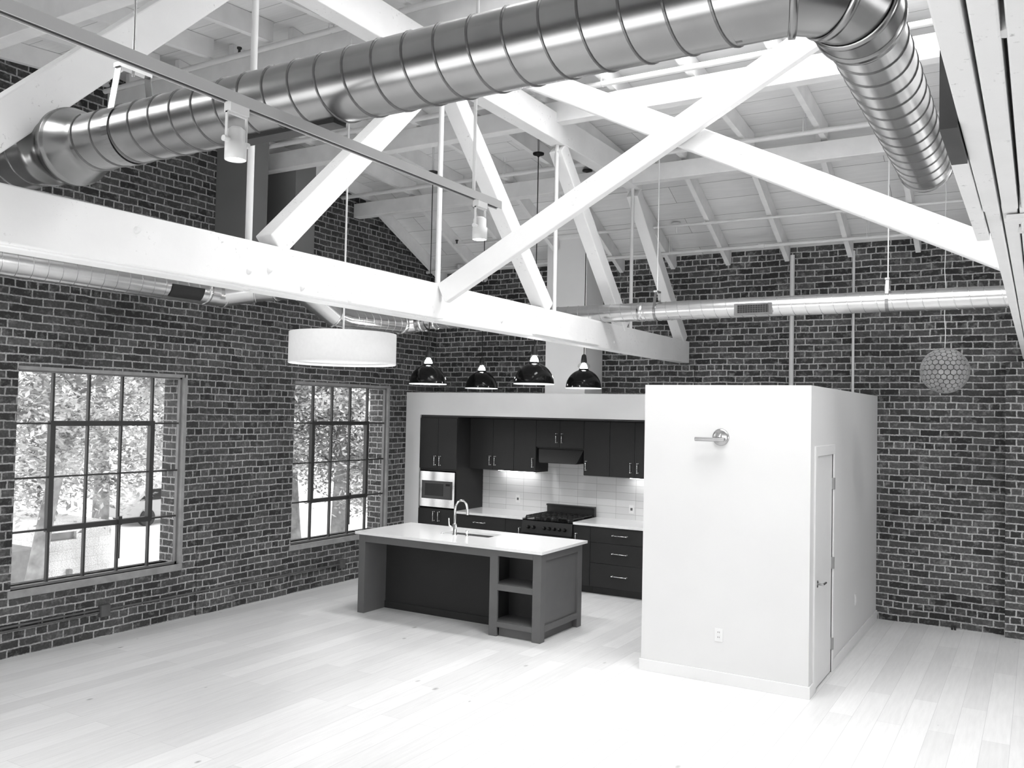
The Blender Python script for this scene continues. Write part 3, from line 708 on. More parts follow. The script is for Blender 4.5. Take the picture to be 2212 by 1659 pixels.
# ceiling sprinkler cups
for x, y, lb in ((-4.04, 10.8, 'small white ceiling rosette over the slim back duct, nearer the truss'), (-1.644, 10.86, 'small white ceiling rosette above the white room')):
    t = thing('sprinkler_rosette', lb, 'sprinkler', (x, y, zc(y)), 'white ceiling rosettes')
    MB().lathe([(0.0, 0.01), (0.062, 0.0), (0.05, -0.022), (0.016, -0.03), (0.016, -0.03)], (x, y, zc(y)), 20).build('cup', 'pipe', t)
    MB().cyl((x, y, zc(y) - 0.02), (x, y + 0.02, zc(y) - 0.13), 0.010, 10).build('stem', 'pipe', t)

# ------------------------------------------------------------------ track light
XT, ZT = -2.31, 3.43
r = thing('track_light', 'grey ceiling track with two white spot heads crossing below the big duct', 'light', (XT, 2.2, ZT))
MB().box(XT - 0.017, XT + 0.017, 0.35, 3.70, ZT - 0.012, ZT + 0.012).box(XT - 0.017, XT - 0.012, 0.35, 3.70, ZT - 0.026, ZT - 0.012).box(XT + 0.012, XT + 0.017, 0.35, 3.70, ZT - 0.026, ZT - 0.012).build('rail', 'track', r)
MB().box(XT - 0.011, XT + 0.011, 0.36, 3.69, ZT - 0.022, ZT - 0.0125).build('rail_slot', 'blackmatt', r)
def spot_head(y):
    b = MB().box(XT - 0.016, XT + 0.016, y - 0.04, y + 0.04, ZT - 0.055, ZT - 0.015).build('adapter', 'whitespot', r)
    yk = MB()
    for s in (-1, 1): yk.box(XT - 0.005, XT + 0.005, y + s * 0.040, y + s * 0.044, ZT - 0.155, ZT - 0.055)
    yk.box(XT - 0.006, XT + 0.006, y - 0.044, y + 0.044, ZT - 0.06, ZT - 0.055)
    yk.build('yoke', 'whitespot', r)
    h = MB().lathe([(0.0, 0.052), (0.018, 0.051), (0.031, 0.04), (0.031, 0.0), (0.036, -0.002), (0.036, -0.058), (0.034, -0.0595), (0.032, -0.057)], (XT, y, ZT - 0.15), 28).build('spot_head', 'whitespot', r)
    MB().lathe([(0.0325, -0.0575), (0.02, -0.0595), (0.0, -0.060)], (XT, y, ZT - 0.15), 24).build('lens', 'ledlens', h)
    for s in (-1, 1): MB().cyl((XT, y + s * 0.030, ZT - 0.148), (XT, y + s * 0.054, ZT - 0.148), 0.010, 12).build('knob', 'whitespot', h)
    lamp('spot_light', 'SPOT', (XT, y, ZT - 0.245), (XT, y, 0), 25, spot_size=0.9, spot_blend=0.6, shadow_soft_size=0.03)
spot_head(2.03); spot_head(3.53)
MB().cyl((XT, 3.47, ZT + 0.01), (XT, 3.47, zc(3.47)), 0.008, 10).build('stem', 'pipe', r)
MB().cyl((XT, 0.9, ZT + 0.01), (XT, 0.9, zc(0.9)), 0.008, 10).build('stem', 'pipe', r)

# ------------------------------------------------------------------ pendants
DZ0 = 2.703
r0 = thing('dome_pendant', 'x', 'pendant light', (0, 0, 0), 'black dome pendants over the island')
R0 = 0.2175
prof = [(R0, 0.0)] + [(R0 * math.cos(math.radians(a)), R0 * 1.06 * math.sin(math.radians(a))) for a in range(6, 76, 6)] + [(0.056, 0.232), (0.054, 0.240)]
sh = MB().lathe(prof, (0, 0, 0), 48).build('lamp_shade', 'black', r0)
MB().lathe([(p[0] - 0.005, p[1] - (0 if i == 0 else 0.004)) for i, p in enumerate(prof[:-1])], (0, 0, 0.001), 48).build('shade_lining', 'shadewhite', sh)
MB().lathe([(R0 + 0.001, 0.004), (R0 + 0.004, 0.0), (R0 + 0.001, -0.005), (R0 - 0.006, -0.002), (R0 - 0.004, 0.003)], (0, 0, 0), 48).build('rim', 'shadewhite', sh)
MB().lathe([(0.052, 0.235), (0.075, 0.258), (0.072, 0.285), (0.036, 0.318)], (0, 0, 0), 24).build('glass_collar', 'clear', r0)
MB().lathe([(0.0, 0.205), (0.025, 0.211), (0.043, 0.232), (0.045, 0.252), (0.036, 0.278), (0.018, 0.306)], (0, 0, 0), 20).build('bulb', 'bulb', r0)
MB().lathe([(0.036, 0.308), (0.038, 0.32), (0.034, 0.36), (0.027, 0.40), (0.012, 0.415), (0.004, 0.418)], (0, 0, 0), 20).build('socket', 'blackmatt', r0)
PEND = [(-6.17, 8.39, 'black dome pendant over the island, leftmost beside the drum shade'), (-4.69, 8.30, 'largest-looking black dome pendant, right in front of the plaster chase'),
        (-4.78, 9.69, 'black dome pendant nearest the white room'), (-6.434, 9.957, 'smallest-looking black dome pendant, before the dark brick back wall')]
for i, (x, y, lb) in enumerate(PEND):
    o = r0 if i == 0 else copy_tree(r0)
    o.location = (x, y, DZ0); o['label'] = lb
    ztop = 5.22 if y < 9.4 else zc(y) - 0.004
    lamp('pendant_light', 'SPOT', (x, y, DZ0 + 0.06), (x, y, 0), 48, spot_size=2.3, spot_blend=0.7, shadow_soft_size=0.08)
    c = MB().tube([(x, y, DZ0 + 0.40), (x, y, ztop - 0.02)], 0.0055, 8).build('cord', 'cord', o)
    MB().lathe([(0.0, 0.0), (0.062, -0.002), (0.06, -0.02), (0.02, -0.03), (0.005, -0.05)], (x, y, ztop), 24).build('canopy', 'blackmatt', o)
    if y < 9.4: MB().cyl((x, y, ztop - 0.01), (x, y, zc(y)), 0.012, 10).build('stem', 'pipe', o)

DX, DYY, DR, DB, DT = -4.80, 5.37, 0.425, 2.752, 2.998
r = thing('drum_pendant', 'wide white fabric drum pendant on a thin white stem', 'pendant light', (DX, DYY, DB))
MB().lathe([(DR, DT - DB), (DR, 0.0), (DR - 0.004, 0.0), (DR - 0.004, DT - DB), (DR, DT - DB)], (DX, DYY, DB), 72).build('lamp_shade', 'drum', r)
MB().lathe([(0, 0.018), (DR - 0.012, 0.018), (DR - 0.012, 0.024), (0, 0.024)], (DX, DYY, DB), 72).build('diffuser', 'drum', r)
MB().lathe([(DR + 0.001, 0.012), (DR + 0.003, 0.004), (DR - 0.004, -0.002), (DR - 0.03, 0.006), (DR - 0.03, 0.012)], (DX, DYY, DB), 72).build('bottom_rim', 'drum', r)
MB().cyl((DX, DYY, DB + 0.02), (DX, DYY, zc(DYY)), 0.008, 10).build('stem', 'pipe', r)
sp = MB()
for k in range(3):
    a = k * 2 * PI / 3; sp.tube([(DX, DYY, DT - 0.02), (DX + (DR - 0.002) * math.cos(a), DYY + (DR - 0.002) * math.sin(a), DT - 0.02)], 0.004, 8)
sp.build('spider', 'pipe', r)

lamp('drum_light', 'POINT', (DX, DYY, DB - 0.12), (DX, DYY, 0), 25, shadow_soft_size=0.3)
# capiz globe: hexagon discs over a ball
GX, GY, GZ, GR = -0.794, 9.514, 2.885, 0.222
r = thing('globe_pendant', 'grey globe pendant of hexagonal shell discs against the brick', 'pendant light', (GX, GY, GZ - GR))
MB().lathe([(max(0.0001, (GR - 0.006) * math.sin(math.radians(a))), (GR - 0.006) * math.cos(math.radians(a))) for a in range(0, 181, 6)], (GX, GY, GZ), 40).build('globe', 'capizdark', r)
bm = bmesh.new(); bmesh.ops.create_icosphere(bm, subdivisions=1, radius=1.0)
FQ = 5; verts = {}; faces = []
for f in bm.faces:
    A, B, C3 = [v.co.copy() for v in f.verts]; grid = {}
    for i in range(FQ + 1):
        for j in range(FQ + 1 - i):
            p = (A * (FQ - i - j) + B * i + C3 * j).normalized(); key = tuple(round(q, 4) + 0.0 for q in p)
            verts.setdefault(key, p); grid[i, j] = key
    for i in range(FQ):
        for j in range(FQ - i):
            faces.append((grid[i, j], grid[i + 1, j], grid[i, j + 1]))
            if i + j < FQ - 1: faces.append((grid[i + 1, j], grid[i + 1, j + 1], grid[i, j + 1]))
bm.free()
around = {}
for f in faces:
    c = (verts[f[0]] + verts[f[1]] + verts[f[2]]).normalized()
    for key in f: around.setdefault(key, []).append(c)
hx = MB(); C3 = Vector((GX, GY, GZ))
for key, cs in around.items():
    n = verts[key]; a = (Vector((0, 0, 1)) if abs(n.z) < 0.9 else Vector((1, 0, 0))); a = (a - n * a.dot(n)).normalized(); b = n.cross(a)
    cs.sort(key=lambda c: math.atan2(c.dot(b), c.dot(a)))
    ctr = sum(cs, Vector()) / len(cs)
    out = [C3 + (ctr + (c - ctr) * 0.83).normalized() * GR for c in cs]; inn = [C3 + (ctr + (c - ctr) * 0.93).normalized() * (GR - 0.009) for c in cs]
    hx.face(out)
    for i in range(len(cs)):
        j = (i + 1) % len(cs); hx.face([out[i], inn[i], inn[j], out[j]])
hx.build('shell_discs', 'capiz', r)
pts = [(GX, GY, GZ + GR - 0.01)]
for k in range(1, 14):
    z = GZ + GR + (5.07 - GZ - GR) * k / 13.0; pts.append((GX + (0.006 * math.sin(k * 2.1) if k < 13 else 0), GY, z))
MB().tube(pts, 0.004, 8).build('cord', 'whitecord', r)

# ------------------------------------------------------------------ wall fittings
r = thing('wall_sconce', 'brushed steel bar sconce on the front of the white room', 'wall light', (-2.48, BY0, 2.2))
MB().lathe([(0.0, 0.018), (0.06, 0.018), (0.074, 0.012), (0.078, 0.0)], (-2.482, BY0, 2.207), 40, (0, -1, 0)).build('backplate', 'nickel', r)
MB().tube([(-2.482, BY0 - 0.01, 2.23), (-2.482, BY0 - 0.05, 2.20)], 0.012, 14).build('arm', 'chrome', r)
MB().cyl((-2.70, BY0 - 0.07, 2.185), (-2.43, BY0 - 0.07, 2.185), 0.018, 20).build('bar', 'nickel', r)
def outlet(name, p, nrm, label, kind='outlet'):
    t = thing(name, label, 'outlet' if kind != 'switch' else 'switch', p)
    x, y, z = p; n = Vector(nrm); s = Vector((0, 0, 1)).cross(n)
    def pl(w, h, d0, d1, dz, m, nm, par):
        c = Vector(p) + Vector((0, 0, dz)); mb = MB()
        pts = []
        for d in (d0, d1):
            for a, b in ((-1, -1), (1, -1), (1, 1), (-1, 1)): pts.append(c + s * a * w / 2 + Vector((0, 0, b * h / 2)) + n * d)
        mb.hexa(pts); return mb.build(nm, m, par, 0.0015)
    f = pl(0.075, 0.118, 0.0, 0.007, 0, 'trimwhite', 'cover_plate', t)
    if kind == 'outlet':
        for dz in (-0.022, 0.022):
            q = pl(0.034, 0.036, 0.007, 0.010, dz, 'trimwhite', 'socket', t)
            for k in (-1, 1):
                c = Vector(p) + s * k * 0.007 + Vector((0, 0, dz + 0.004)); MB().box(c.x - 0.0015, c.x + 0.0015, c.y - 0.012, c.y + 0.0, c.z - 0.006, c.z + 0.006).build('slot', 'blackmatt', q) if abs(n.y) > 0.5 else None
    elif kind == 'dark': pl(0.032, 0.036, 0.006, 0.011, 0, 'conduit', 'socket', t)
    else: pl(0.033, 0.066, 0.006, 0.011, 0, 'trimwhite', 'rocker', t)
outlet('wall_outlet', (-2.475, BY0, 0.43), (0, -1, 0), 'white duplex outlet low on the front of the white room')
outlet('wall_switch', (BX1, 10.07, 0.47), (1, 0, 0), 'white plate on the door side of the white room', 'switch')
outlet('wall_outlet', (-6.69, 11.43, 1.10), (0, -1, 0), 'white outlet with a dark centre left of the range', 'dark')
outlet('wall_outlet', (-4.86, 11.43, 1.08), (0, -1, 0), 'white outlet with a dark centre right of the range', 'dark')
# surface conduit along the gable wall
t = thing('conduit', 'twin dark conduits along the foot of the gable wall', 'conduit', (XL, 5, 0.25))
MB().tube([(XL + 0.02, 3.2, 0.30), (XL + 0.02, 5.69, 0.288)], 0.011, 12).build('pipe', 'conduit', t)
MB().tube([(XL + 0.02, 3.2, 0.253), (XL + 0.02, 5.69, 0.258)], 0.011, 12).build('pipe', 'conduit', t)
MB().tube([(XL + 0.03, 5.69, 0.275), (XL + 0.035, 9.31, 0.255)], 0.012, 12).build('pipe', 'conduit', t)
for y, z, lb in ((5.72, 0.27, 'grey junction box on the brick below the near window'), (9.31, 0.26, 'dark junction box on the brick below the window by the island')):
    t = thing('junction_box', lb, 'electrical box', (XL, y, z), 'junction boxes on the gable wall')
    MB().box(XL, XL + 0.05, y - 0.055, y + 0.055, z - 0.06, z + 0.06).build('box', 'conduit', t, 0.004)
    MB().box(XL + 0.05, XL + 0.056, y - 0.05, y + 0.05, z - 0.055, z + 0.055).build('cover', 'conduit', t)
# gas stub on the floor by the back wall
tag(MB().cyl((-0.86, 11.40, 0.0), (-0.86, 11.40, 0.05), 0.012, 10).cyl((-0.83, 11.40, 0.0), (-0.83, 11.40, 0.05), 0.012, 10).cyl((-0.87, 11.40, 0.045), (-0.82, 11.40, 0.045), 0.010, 10).build('pipe_stub', 'blackmatt'), 'small black pipe stub on the floor by the brick back wall', 'pipe')

# ------------------------------------------------------------------ kitchen
CY = KY + 0.005      # face of base cabinets
def pull(mb_parent, p, L, axis, face_y):
    x, y, z = p; d = 0.032
    if axis == 'z': pts = [(x, face_y, z - L / 2), (x, face_y - d, z - L / 2), (x, face_y - d, z + L / 2), (x, face_y, z + L / 2)]
    else: pts = [(x - L / 2, face_y, z), (x - L / 2, face_y - d, z), (x + L / 2, face_y - d, z), (x + L / 2, face_y, z)]
    mb = MB().tube(pts, 0.0062, 10)
    for q in (pts[1], pts[2]): mb.lathe([(0.0, 0.010), (0.007, 0.008), (0.010, 0.0), (0.007, -0.008), (0.0, -0.010)], q, 12, (0, 1, 0))
    for q in (pts[0], pts[3]): mb.lathe([(0.011, 0.0), (0.008, 0.006), (0.006, 0.008)], q, 12, (0, -1, 0))
    mb.build('handle', 'chrome', mb_parent)
def front(parent, name, x0, x1, z0, z1, fy, h=None, mat='cab'):
    g = 0.0022
    o = MB().box(x0 + g, x1 - g, fy - 0.02, fy, z0 + g, z1 - g).build(name, mat, parent, 0.0012)
    if h: pull(o, (h[0], 0, h[1]), h[2], h[3], fy - 0.02)
    return o
def cabinet(label, x0, x1, y0, y1, z0, z1, name, group=None, toe=False):
    r = thing(name, label, 'cabinet', ((x0 + x1) / 2, (y0 + y1) / 2, 0 if toe else z0), group)
    b = MB().box(x0 + 0.001, x1 - 0.001, y0, y1, z0, z1)
    b.build('body', 'cab', r)
    if toe: MB().box(x0 + 0.001, x1 - 0.001, y0 + 0.075, y1, 0, z0).build('toe_kick', 'cabin', r)
    return r
# tall oven cabinet: four doors, a microwave built in
TX0, TX1 = -7.993, -7.322
r = thing('tall_cabinet', 'tall charcoal cabinet with a built-in microwave at the left of the kitchen', 'cabinet', ((TX0 + TX1) / 2, 11.1, 0))
MB().box(TX0, TX1, KY + 0.025, 11.428, 0.1, 0.94).box(TX0, TX1, KY + 0.025, 11.428, 1.50, 2.30).box(TX0, TX0 + 0.02, KY + 0.025, 11.428, 0.94, 1.50).box(TX1 - 0.02, TX1, KY + 0.025, 11.428, 0.94, 1.50).box(TX0 + 0.02, TX1 - 0.02, 11.3, 11.428, 0.94, 1.50).build('body', 'cab', r)
MB().box(TX0, TX1, KY + 0.1, 11.4, 0, 0.1).build('toe_kick', 'cabin', r)
xm = (TX0 + TX1) / 2
front(r, 'door', TX0, xm, 1.53, 2.28, KY + 0.022, (xm - 0.045, 1.65, 0.13, 'z')); front(r, 'door', xm, TX1, 1.53, 2.28, KY + 0.022, (xm + 0.045, 1.65, 0.13, 'z'))
front(r, 'door', TX0, xm, 0.105, 0.935, KY + 0.022, (xm - 0.045, 0.83, 0.13, 'z')); front(r, 'door', xm, TX1, 0.105, 0.935, KY + 0.022, (xm + 0.045, 0.83, 0.13, 'z'))
m = thing('microwave', 'stainless microwave built into the tall cabinet', 'microwave', (xm, KY, 0.97))
a0, a1 = TX0 + 0.022, TX1 - 0.022
MB().box(a0 + 0.03, a1 - 0.03, KY + 0.02, 11.2, 1.0, 1.46).build('body', 'blackmatt', m)
MB().box(a0, a1, KY - 0.002, KY + 0.02, 1.35, 1.485).box(a0, a1, KY - 0.002, KY + 0.02, 0.965, 1.085).box(a0, a0 + 0.035, KY - 0.002, KY + 0.02, 1.085, 1.35).box(a1 - 0.035, a1, KY - 0.002, KY + 0.02, 1.085, 1.35).build('trim_kit', 'microsteel', m)
MB().box(a0 + 0.04, a1 - 0.04, KY - 0.006, KY + 0.019, 1.09, 1.345).build('door', 'rangesteel', m, 0.003)
MB().box(a0 + 0.10, a1 - 0.20, KY - 0.009, KY - 0.005, 1.13, 1.31).build('glass_pane', 'blackmatt', m)
MB().box(a1 - 0.165, a1 - 0.06, KY - 0.009, KY - 0.005, 1.11, 1.325).build('control_panel', 'rangesteel', m)
MB().box(a1 - 0.15, a1 - 0.075, KY - 0.011, KY - 0.008, 1.285, 1.315).build('display', 'black', m)

# wall cabinets
UY, UZ0, UZ1 = 11.07, 1.535, 2.285
def upper(x0, x1, z0, doors, label):
    r = thing('wall_cabinet', label, 'cabinet', ((x0 + x1) / 2, 11.25, z0), 'charcoal wall cabinets')
    MB().box(x0 + 0.001, x1 - 0.001, UY + 0.001, 11.428, z0, UZ1 + 0.01).build('body', 'cab', r)
    for d0, d1, hx in doors: front(r, 'door', d0, d1, z0 + 0.002, UZ1, UY, (hx, z0 + 0.14, 0.125, 'z'))
    return r
upper(-7.32, -6.556, UZ0, [(-7.32, -6.915, -6.955), (-6.915, -6.556, -6.87)], 'charcoal wall cabinet with two doors left of the range')
upper(-6.555, -6.19, UZ0, [(-6.555, -6.19, -6.235)], 'single-door charcoal wall cabinet touching the hood on its left')
upper(-6.189, -5.43, 1.90, [(-6.189, -5.81, -5.855), (-5.81, -5.43, -5.765)], 'short charcoal wall cabinet above the range hood')
upper(-5.429, -5.035, UZ0, [(-5.429, -5.035, -5.385)], 'single-door charcoal wall cabinet touching the hood on its right')
upper(-5.034, -4.30, UZ0, [(-5.034, -4.67, -4.72), (-4.67, -4.30, -4.62)], 'charcoal wall cabinet with two doors cut off by the white room')
upper(-4.299, -3.24, UZ0, [(-4.299, -3.77, -3.82), (-3.77, -3.24, -3.72)], 'charcoal wall cabinet hidden behind the white room')
tag(MB().box(-7.994, -3.225, KY + 0.03, 11.428, 2.302, 2.323).build('crown_filler', 'cabin'), 'dark filler strip closing the gap above the cabinets', 'filler')
hd = thing('range_hood', 'dark sloped range hood under the short cabinet', 'hood', (-5.81, 11.2, 1.68))
MB().hexa([(-6.185, UY + 0.01, 1.885), (-5.435, UY + 0.01, 1.885), (-5.435, 11.42, 1.885), (-6.185, 11.42, 1.885),
           (-6.185, UY + 0.01, 1.898), (-5.435, UY + 0.01, 1.898), (-5.435, 11.42, 1.898), (-6.185, 11.42, 1.898)]).build('top_plate', 'blackmatt', hd)
MB().hexa([(-6.10, 10.98, 1.70), (-5.50, 10.98, 1.70), (-5.50, 11.42, 1.70), (-6.10, 11.42, 1.70), (-6.17, UY + 0.03, 1.885), (-5.45, UY + 0.03, 1.885), (-5.45, 11.42, 1.885), (-6.17, 11.42, 1.885)]).build('canopy', 'cab', hd)
MB().box(-6.09, -5.51, 10.975, 11.41, 1.685, 1.70).build('underside', 'rangesteel', hd)
# under-cabinet lights
for x0, x1, lb in ((-6.98, -6.35, 'lit strip light under the wall cabinets left of the hood'), (-4.85, -3.6, 'lit strip light under the wall cabinets right of the hood')):
    t = thing('strip_light', lb, 'light', ((x0 + x1) / 2, 11.33, 1.52), 'lit strips under the wall cabinets')
    MB().box(x0, x1, 11.30, 11.36, 1.517, 1.534).build('housing', 'trimwhite', t); MB().box(x0 + 0.01, x1 - 0.01, 11.305, 11.355, 1.512, 1.517).build('lens', 'strip', t)

# base cabinets
r = cabinet('charcoal drawer unit between the tall cabinet and the range', -7.32, -6.45, CY, 11.428, 0.1, 0.90, 'base_cabinet', 'charcoal base cabinets', True)
for z0, z1 in ((0.69, 0.895), (0.42, 0.69), (0.105, 0.42)): front(r, 'drawer', -7.32, -6.45, z0, z1, CY, (-6.885, (z0 + z1) / 2 + 0.01, 0.17, 'x'))
r = cabinet('narrow charcoal base cabinet left of the range', -6.449, -6.172, CY, 11.428, 0.1, 0.90, 'base_cabinet', 'charcoal base cabinets', True)
front(r, 'door', -6.449, -6.172, 0.105, 0.895, CY, (-6.215, 0.72, 0.13, 'z'))
r = cabinet('narrow charcoal base cabinet right of the range', -5.385, -5.130, CY, 11.428, 0.1, 0.90, 'base_cabinet', 'charcoal base cabinets', True)
front(r, 'door', -5.385, -5.130, 0.105, 0.895, CY, (-5.335, 0.72, 0.13, 'z'))
r = cabinet('charcoal three-drawer base cabinet beside the white room', -5.129, -4.22, CY, 11.428, 0.1, 0.90, 'base_cabinet', 'charcoal base cabinets', True)
for z0, z1 in ((0.69, 0.895), (0.42, 0.69), (0.105, 0.42)): front(r, 'drawer', -5.129, -4.22, z0, z1, CY, (-4.70, (z0 + z1) / 2 + 0.01, 0.20, 'x'))
r = cabinet('charcoal base cabinet tucked behind the white room', -4.219, -3.24, CY, 11.428, 0.1, 0.90, 'base_cabinet', 'charcoal base cabinets', True)
front(r, 'door', -4.219, -3.73, 0.105, 0.895, CY, (-3.78, 0.72, 0.13, 'z')); front(r, 'door', -3.73, -3.24, 0.105, 0.895, CY, (-3.68, 0.72, 0.13, 'z'))
tag(MB().box(-7.32, -6.172, CY - 0.035, 11.43, 0.901, 0.933).build('worktop', 'quartz', None, 0.002), 'white stone worktop left of the range', 'worktop', 'white worktops along the back')
tag(MB().box(-5.385, -3.225, CY - 0.035, 11.43, 0.901, 0.933).build('worktop', 'quartz', None, 0.002), 'white stone worktop right of the range', 'worktop', 'white worktops along the back')

# gas range
RX0, RX1 = -6.168, -5.389
r = thing('gas_range', 'black six-burner gas range with round knobs and a back guard', 'range', ((RX0 + RX1) / 2, 11.05, 0))
MB().box(RX0, RX1, 10.69, 11.40, 0.08, 0.905).build('body', 'rangesteel', r, 0.003)
for sx in (RX0 + 0.05, RX1 - 0.05):
    for sy in (10.75, 11.33): MB().cyl((sx, sy, 0), (sx, sy, 0.09), 0.02, 12).build('leg', 'steel', r)
MB().hexa([(RX0, 10.645, 0.735), (RX1, 10.645, 0.735), (RX1, 10.70, 0.735), (RX0, 10.70, 0.735), (RX0, 10.665, 0.90), (RX1, 10.665, 0.90), (RX1, 10.70, 0.905), (RX0, 10.70, 0.905)]).build('control_panel', 'rangesteel', r, 0.003)
for fx in (0.14, 0.25, 0.46, 0.56, 0.66, 0.76, 0.86):
    x = RX0 + (RX1 - RX0) * fx
    k = MB().lathe([(0.026, 0.0), (0.026, 0.006), (0.021, 0.01), (0.019, 0.036), (0.016, 0.04), (0.0, 0.04)], (x, 10.655, 0.815), 20, (0, -1, 0)).build('knob', 'black', r)
    MB().box(x - 0.003, x + 0.003, 10.610, 10.616, 0.812, 0.836).build('pointer', 'chrome', k)
od = MB().box(RX0 + 0.006, RX1 - 0.006, 10.655, 10.69, 0.18, 0.725).build('oven_door', 'rangesteel', r, 0.003)
MB().box(RX0 + 0.14, RX1 - 0.14, 10.652, 10.657, 0.3, 0.58).build('oven_window', 'black', od)
MB().tube([(RX0 + 0.06, 10.66, 0.685), (RX0 + 0.06, 10.605, 0.685), (RX1 - 0.06, 10.605, 0.685), (RX1 - 0.06, 10.66, 0.685)], 0.012, 12).build('door_handle', 'steel', od)
MB().box(RX0, RX1, 10.68, 11.395, 0.905, 0.918).build('cooktop', 'black', r)
MB().box(RX0 + 0.01, RX1 - 0.005, 11.36, 11.41, 0.918, 1.075).box(RX0 + 0.01, RX1 - 0.005, 11.335, 11.37, 1.05, 1.075).build('back_guard', 'rangesteel', r, 0.004)
for fx in (0.18, 0.5, 0.82):
    x = RX0 + (RX1 - RX0) * fx
    for y in (10.86, 11.19):
        MB().lathe([(0.05, 0.918), (0.05, 0.93), (0.036, 0.935), (0.036, 0.944), (0.0, 0.946)], (x, y, 0), 20).build('burner', 'blackmatt', r)
    g = MB(); w = 0.112
    for q in (-w, -w / 3, w / 3, w): g.box(x + q - 0.006, x + q + 0.006, 10.73, 11.32, 0.95, 0.964)
    for y in (10.73, 10.86, 11.02, 11.19, 11.32): g.box(x - w, x + w, y - 0.006, y + 0.006, 0.95, 0.966)
    for sx in (-w, w):
        for y in (10.73, 11.02, 11.32): g.box(x + sx - 0.008, x + sx + 0.008, y - 0.008, y + 0.008, 0.918, 0.95)
    g.build('grate', 'blackmatt', r)

# ------------------------------------------------------------------ island
IX0, IX1, IY0, IY1, IZ = -6.90, -4.44, 8.09, 9.05, 0.918
r = thing('kitchen_island', 'grey kitchen island with an open knee space and bookshelf end', 'island', ((IX0 + IX1) / 2, (IY0 + IY1) / 2, 0))
MB().box(IX0, IX0 + 0.095, IY0, IY1, 0, IZ).build('end_panel', 'island', r, 0.003)
MB().box(IX0 + 0.095, -5.07, IY0 + 0.002, IY0 + 0.05, IZ - 0.085, IZ).build('apron', 'island', r, 0.002)
MB().box(IX0 + 0.095, -5.07, 8.49, 8.53, 0.08, IZ).box(IX0 + 0.095, -5.07, 8.475, 8.53, 0.0, 0.085).build('knee_panel', 'cab', r, 0.002)
BXA = -5.07
b = MB()
for q in ((BXA, BXA + 0.10, IY0, IY0 + 0.03), (IX1 - 0.10, IX1, IY0, IY0 + 0.10), (IX1 - 0.10, IX1, IY1 - 0.10, IY1)): MB().box(*q, 0, IZ).build('post', 'island', r, 0.003)
for q in ((IZ - 0.065, IZ), (0.49, 0.555), (0.10, 0.155)): MB().box(BXA + 0.1, IX1 - 0.1, IY0, IY0 + 0.03, *q).build('rail', 'island', r, 0.002)
MB().box(BXA + 0.02, IX1 - 0.04, IY0 + 0.03, 8.47, 0.53, 0.555).build('shelf', 'island', r)
MB().box(BXA + 0.02, IX1 - 0.04, IY0 + 0.03, 8.47, 0.13, 0.155).build('shelf', 'island', r)
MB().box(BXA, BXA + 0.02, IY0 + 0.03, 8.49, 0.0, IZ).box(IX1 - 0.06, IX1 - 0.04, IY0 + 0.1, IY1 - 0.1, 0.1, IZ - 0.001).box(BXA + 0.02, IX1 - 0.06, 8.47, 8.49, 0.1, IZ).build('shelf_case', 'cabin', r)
MB().box(BXA + 0.1, IX1 - 0.11, IY0 + 0.05, IY0 + 0.07, 0, 0.10).box(IX1 - 0.08, IX1 - 0.06, IY0 + 0.1, IY1 - 0.1, 0, 0.10).build('toe_kick', 'island', r)
e = MB().box(IX1 - 0.10, IX1, IY0 + 0.10, IY1 - 0.10, IZ - 0.075, IZ).box(IX1 - 0.10, IX1, IY0 + 0.10, IY1 - 0.10, 0.10, 0.165)
e.box(IX1 - 0.04, IX1 - 0.022, IY0 + 0.10, IY1 - 0.10, 0.165, IZ - 0.075)
e.build('side_panel', 'island', r, 0.002)
MB().box(IX0 + 0.095, BXA, 8.53, IY1 - 0.02, 0.1, 0.66).box(BXA, IX1 - 0.1, 8.53, IY1 - 0.02, 0.1, IZ).box(IX0 + 0.095, BXA, IY1 - 0.045, IY1 - 0.02, 0.66, IZ).build('cabinet_body', 'island', r)
# top with a sink cut-out
SX0, SX1, SY0, SY1 = -6.06, -5.42, 8.60, 8.92
tz0, tz1 = 0.921, 0.951
mb = MB()
AX0, AX1, AY0, AY1 = -6.935, -4.415, 8.055, 9.13
mb.box(AX0, SX0, AY0, AY1, tz0, tz1).box(SX1, AX1, AY0, AY1, tz0, tz1).box(SX0, SX1, AY0, SY0, tz0, tz1).box(SX0, SX1, SY1, AY1, tz0, tz1)
o = tag(mb.build('island_worktop', 'quartz'), 'white stone worktop of the island, reflecting the windows', 'worktop')
sk = thing('sink', 'undermount steel sink set into the island worktop', 'sink', ((SX0 + SX1) / 2, (SY0 + SY1) / 2, 0.72))
mb = MB(); t = 0.012
zb = 0.72
mb.box(SX0 - 0.006, SX1 + 0.006, SY0 - 0.006, SY1 + 0.006, zb, zb + 0.006)
mb.box(SX0 - 0.008, SX0 - 0.002, SY0 - 0.006, SY1 + 0.006, zb, tz0 - 0.001).box(SX1 + 0.002, SX1 + 0.008, SY0 - 0.006, SY1 + 0.006, zb, tz0 - 0.001)
mb.box(SX0 - 0.006, SX1 + 0.006, SY0 - 0.008, SY0 - 0.002, zb, tz0 - 0.001).box(SX0 - 0.006, SX1 + 0.006, SY1 + 0.002, SY1 + 0.008, zb, tz0 - 0.001)
mb.build('basin', 'steel', sk)
MB().lathe([(0.045, 0.002), (0.04, 0.006), (0.0, 0.004)], ((SX0 + SX1) / 2, (SY0 + SY1) / 2, zb + 0.006), 20).build('drain', 'chrome', sk)
FX, FY = -5.84, 8.535
r = thing('faucet', 'tall chrome gooseneck faucet on the island', 'faucet', (FX, FY, tz1))
mb = MB().lathe([(0.03, 0.0), (0.03, 0.01), (0.024, 0.014), (0.024, 0.13), (0.0, 0.13)], (FX, FY, tz1), 24); mb.build('base', 'chrome', r)
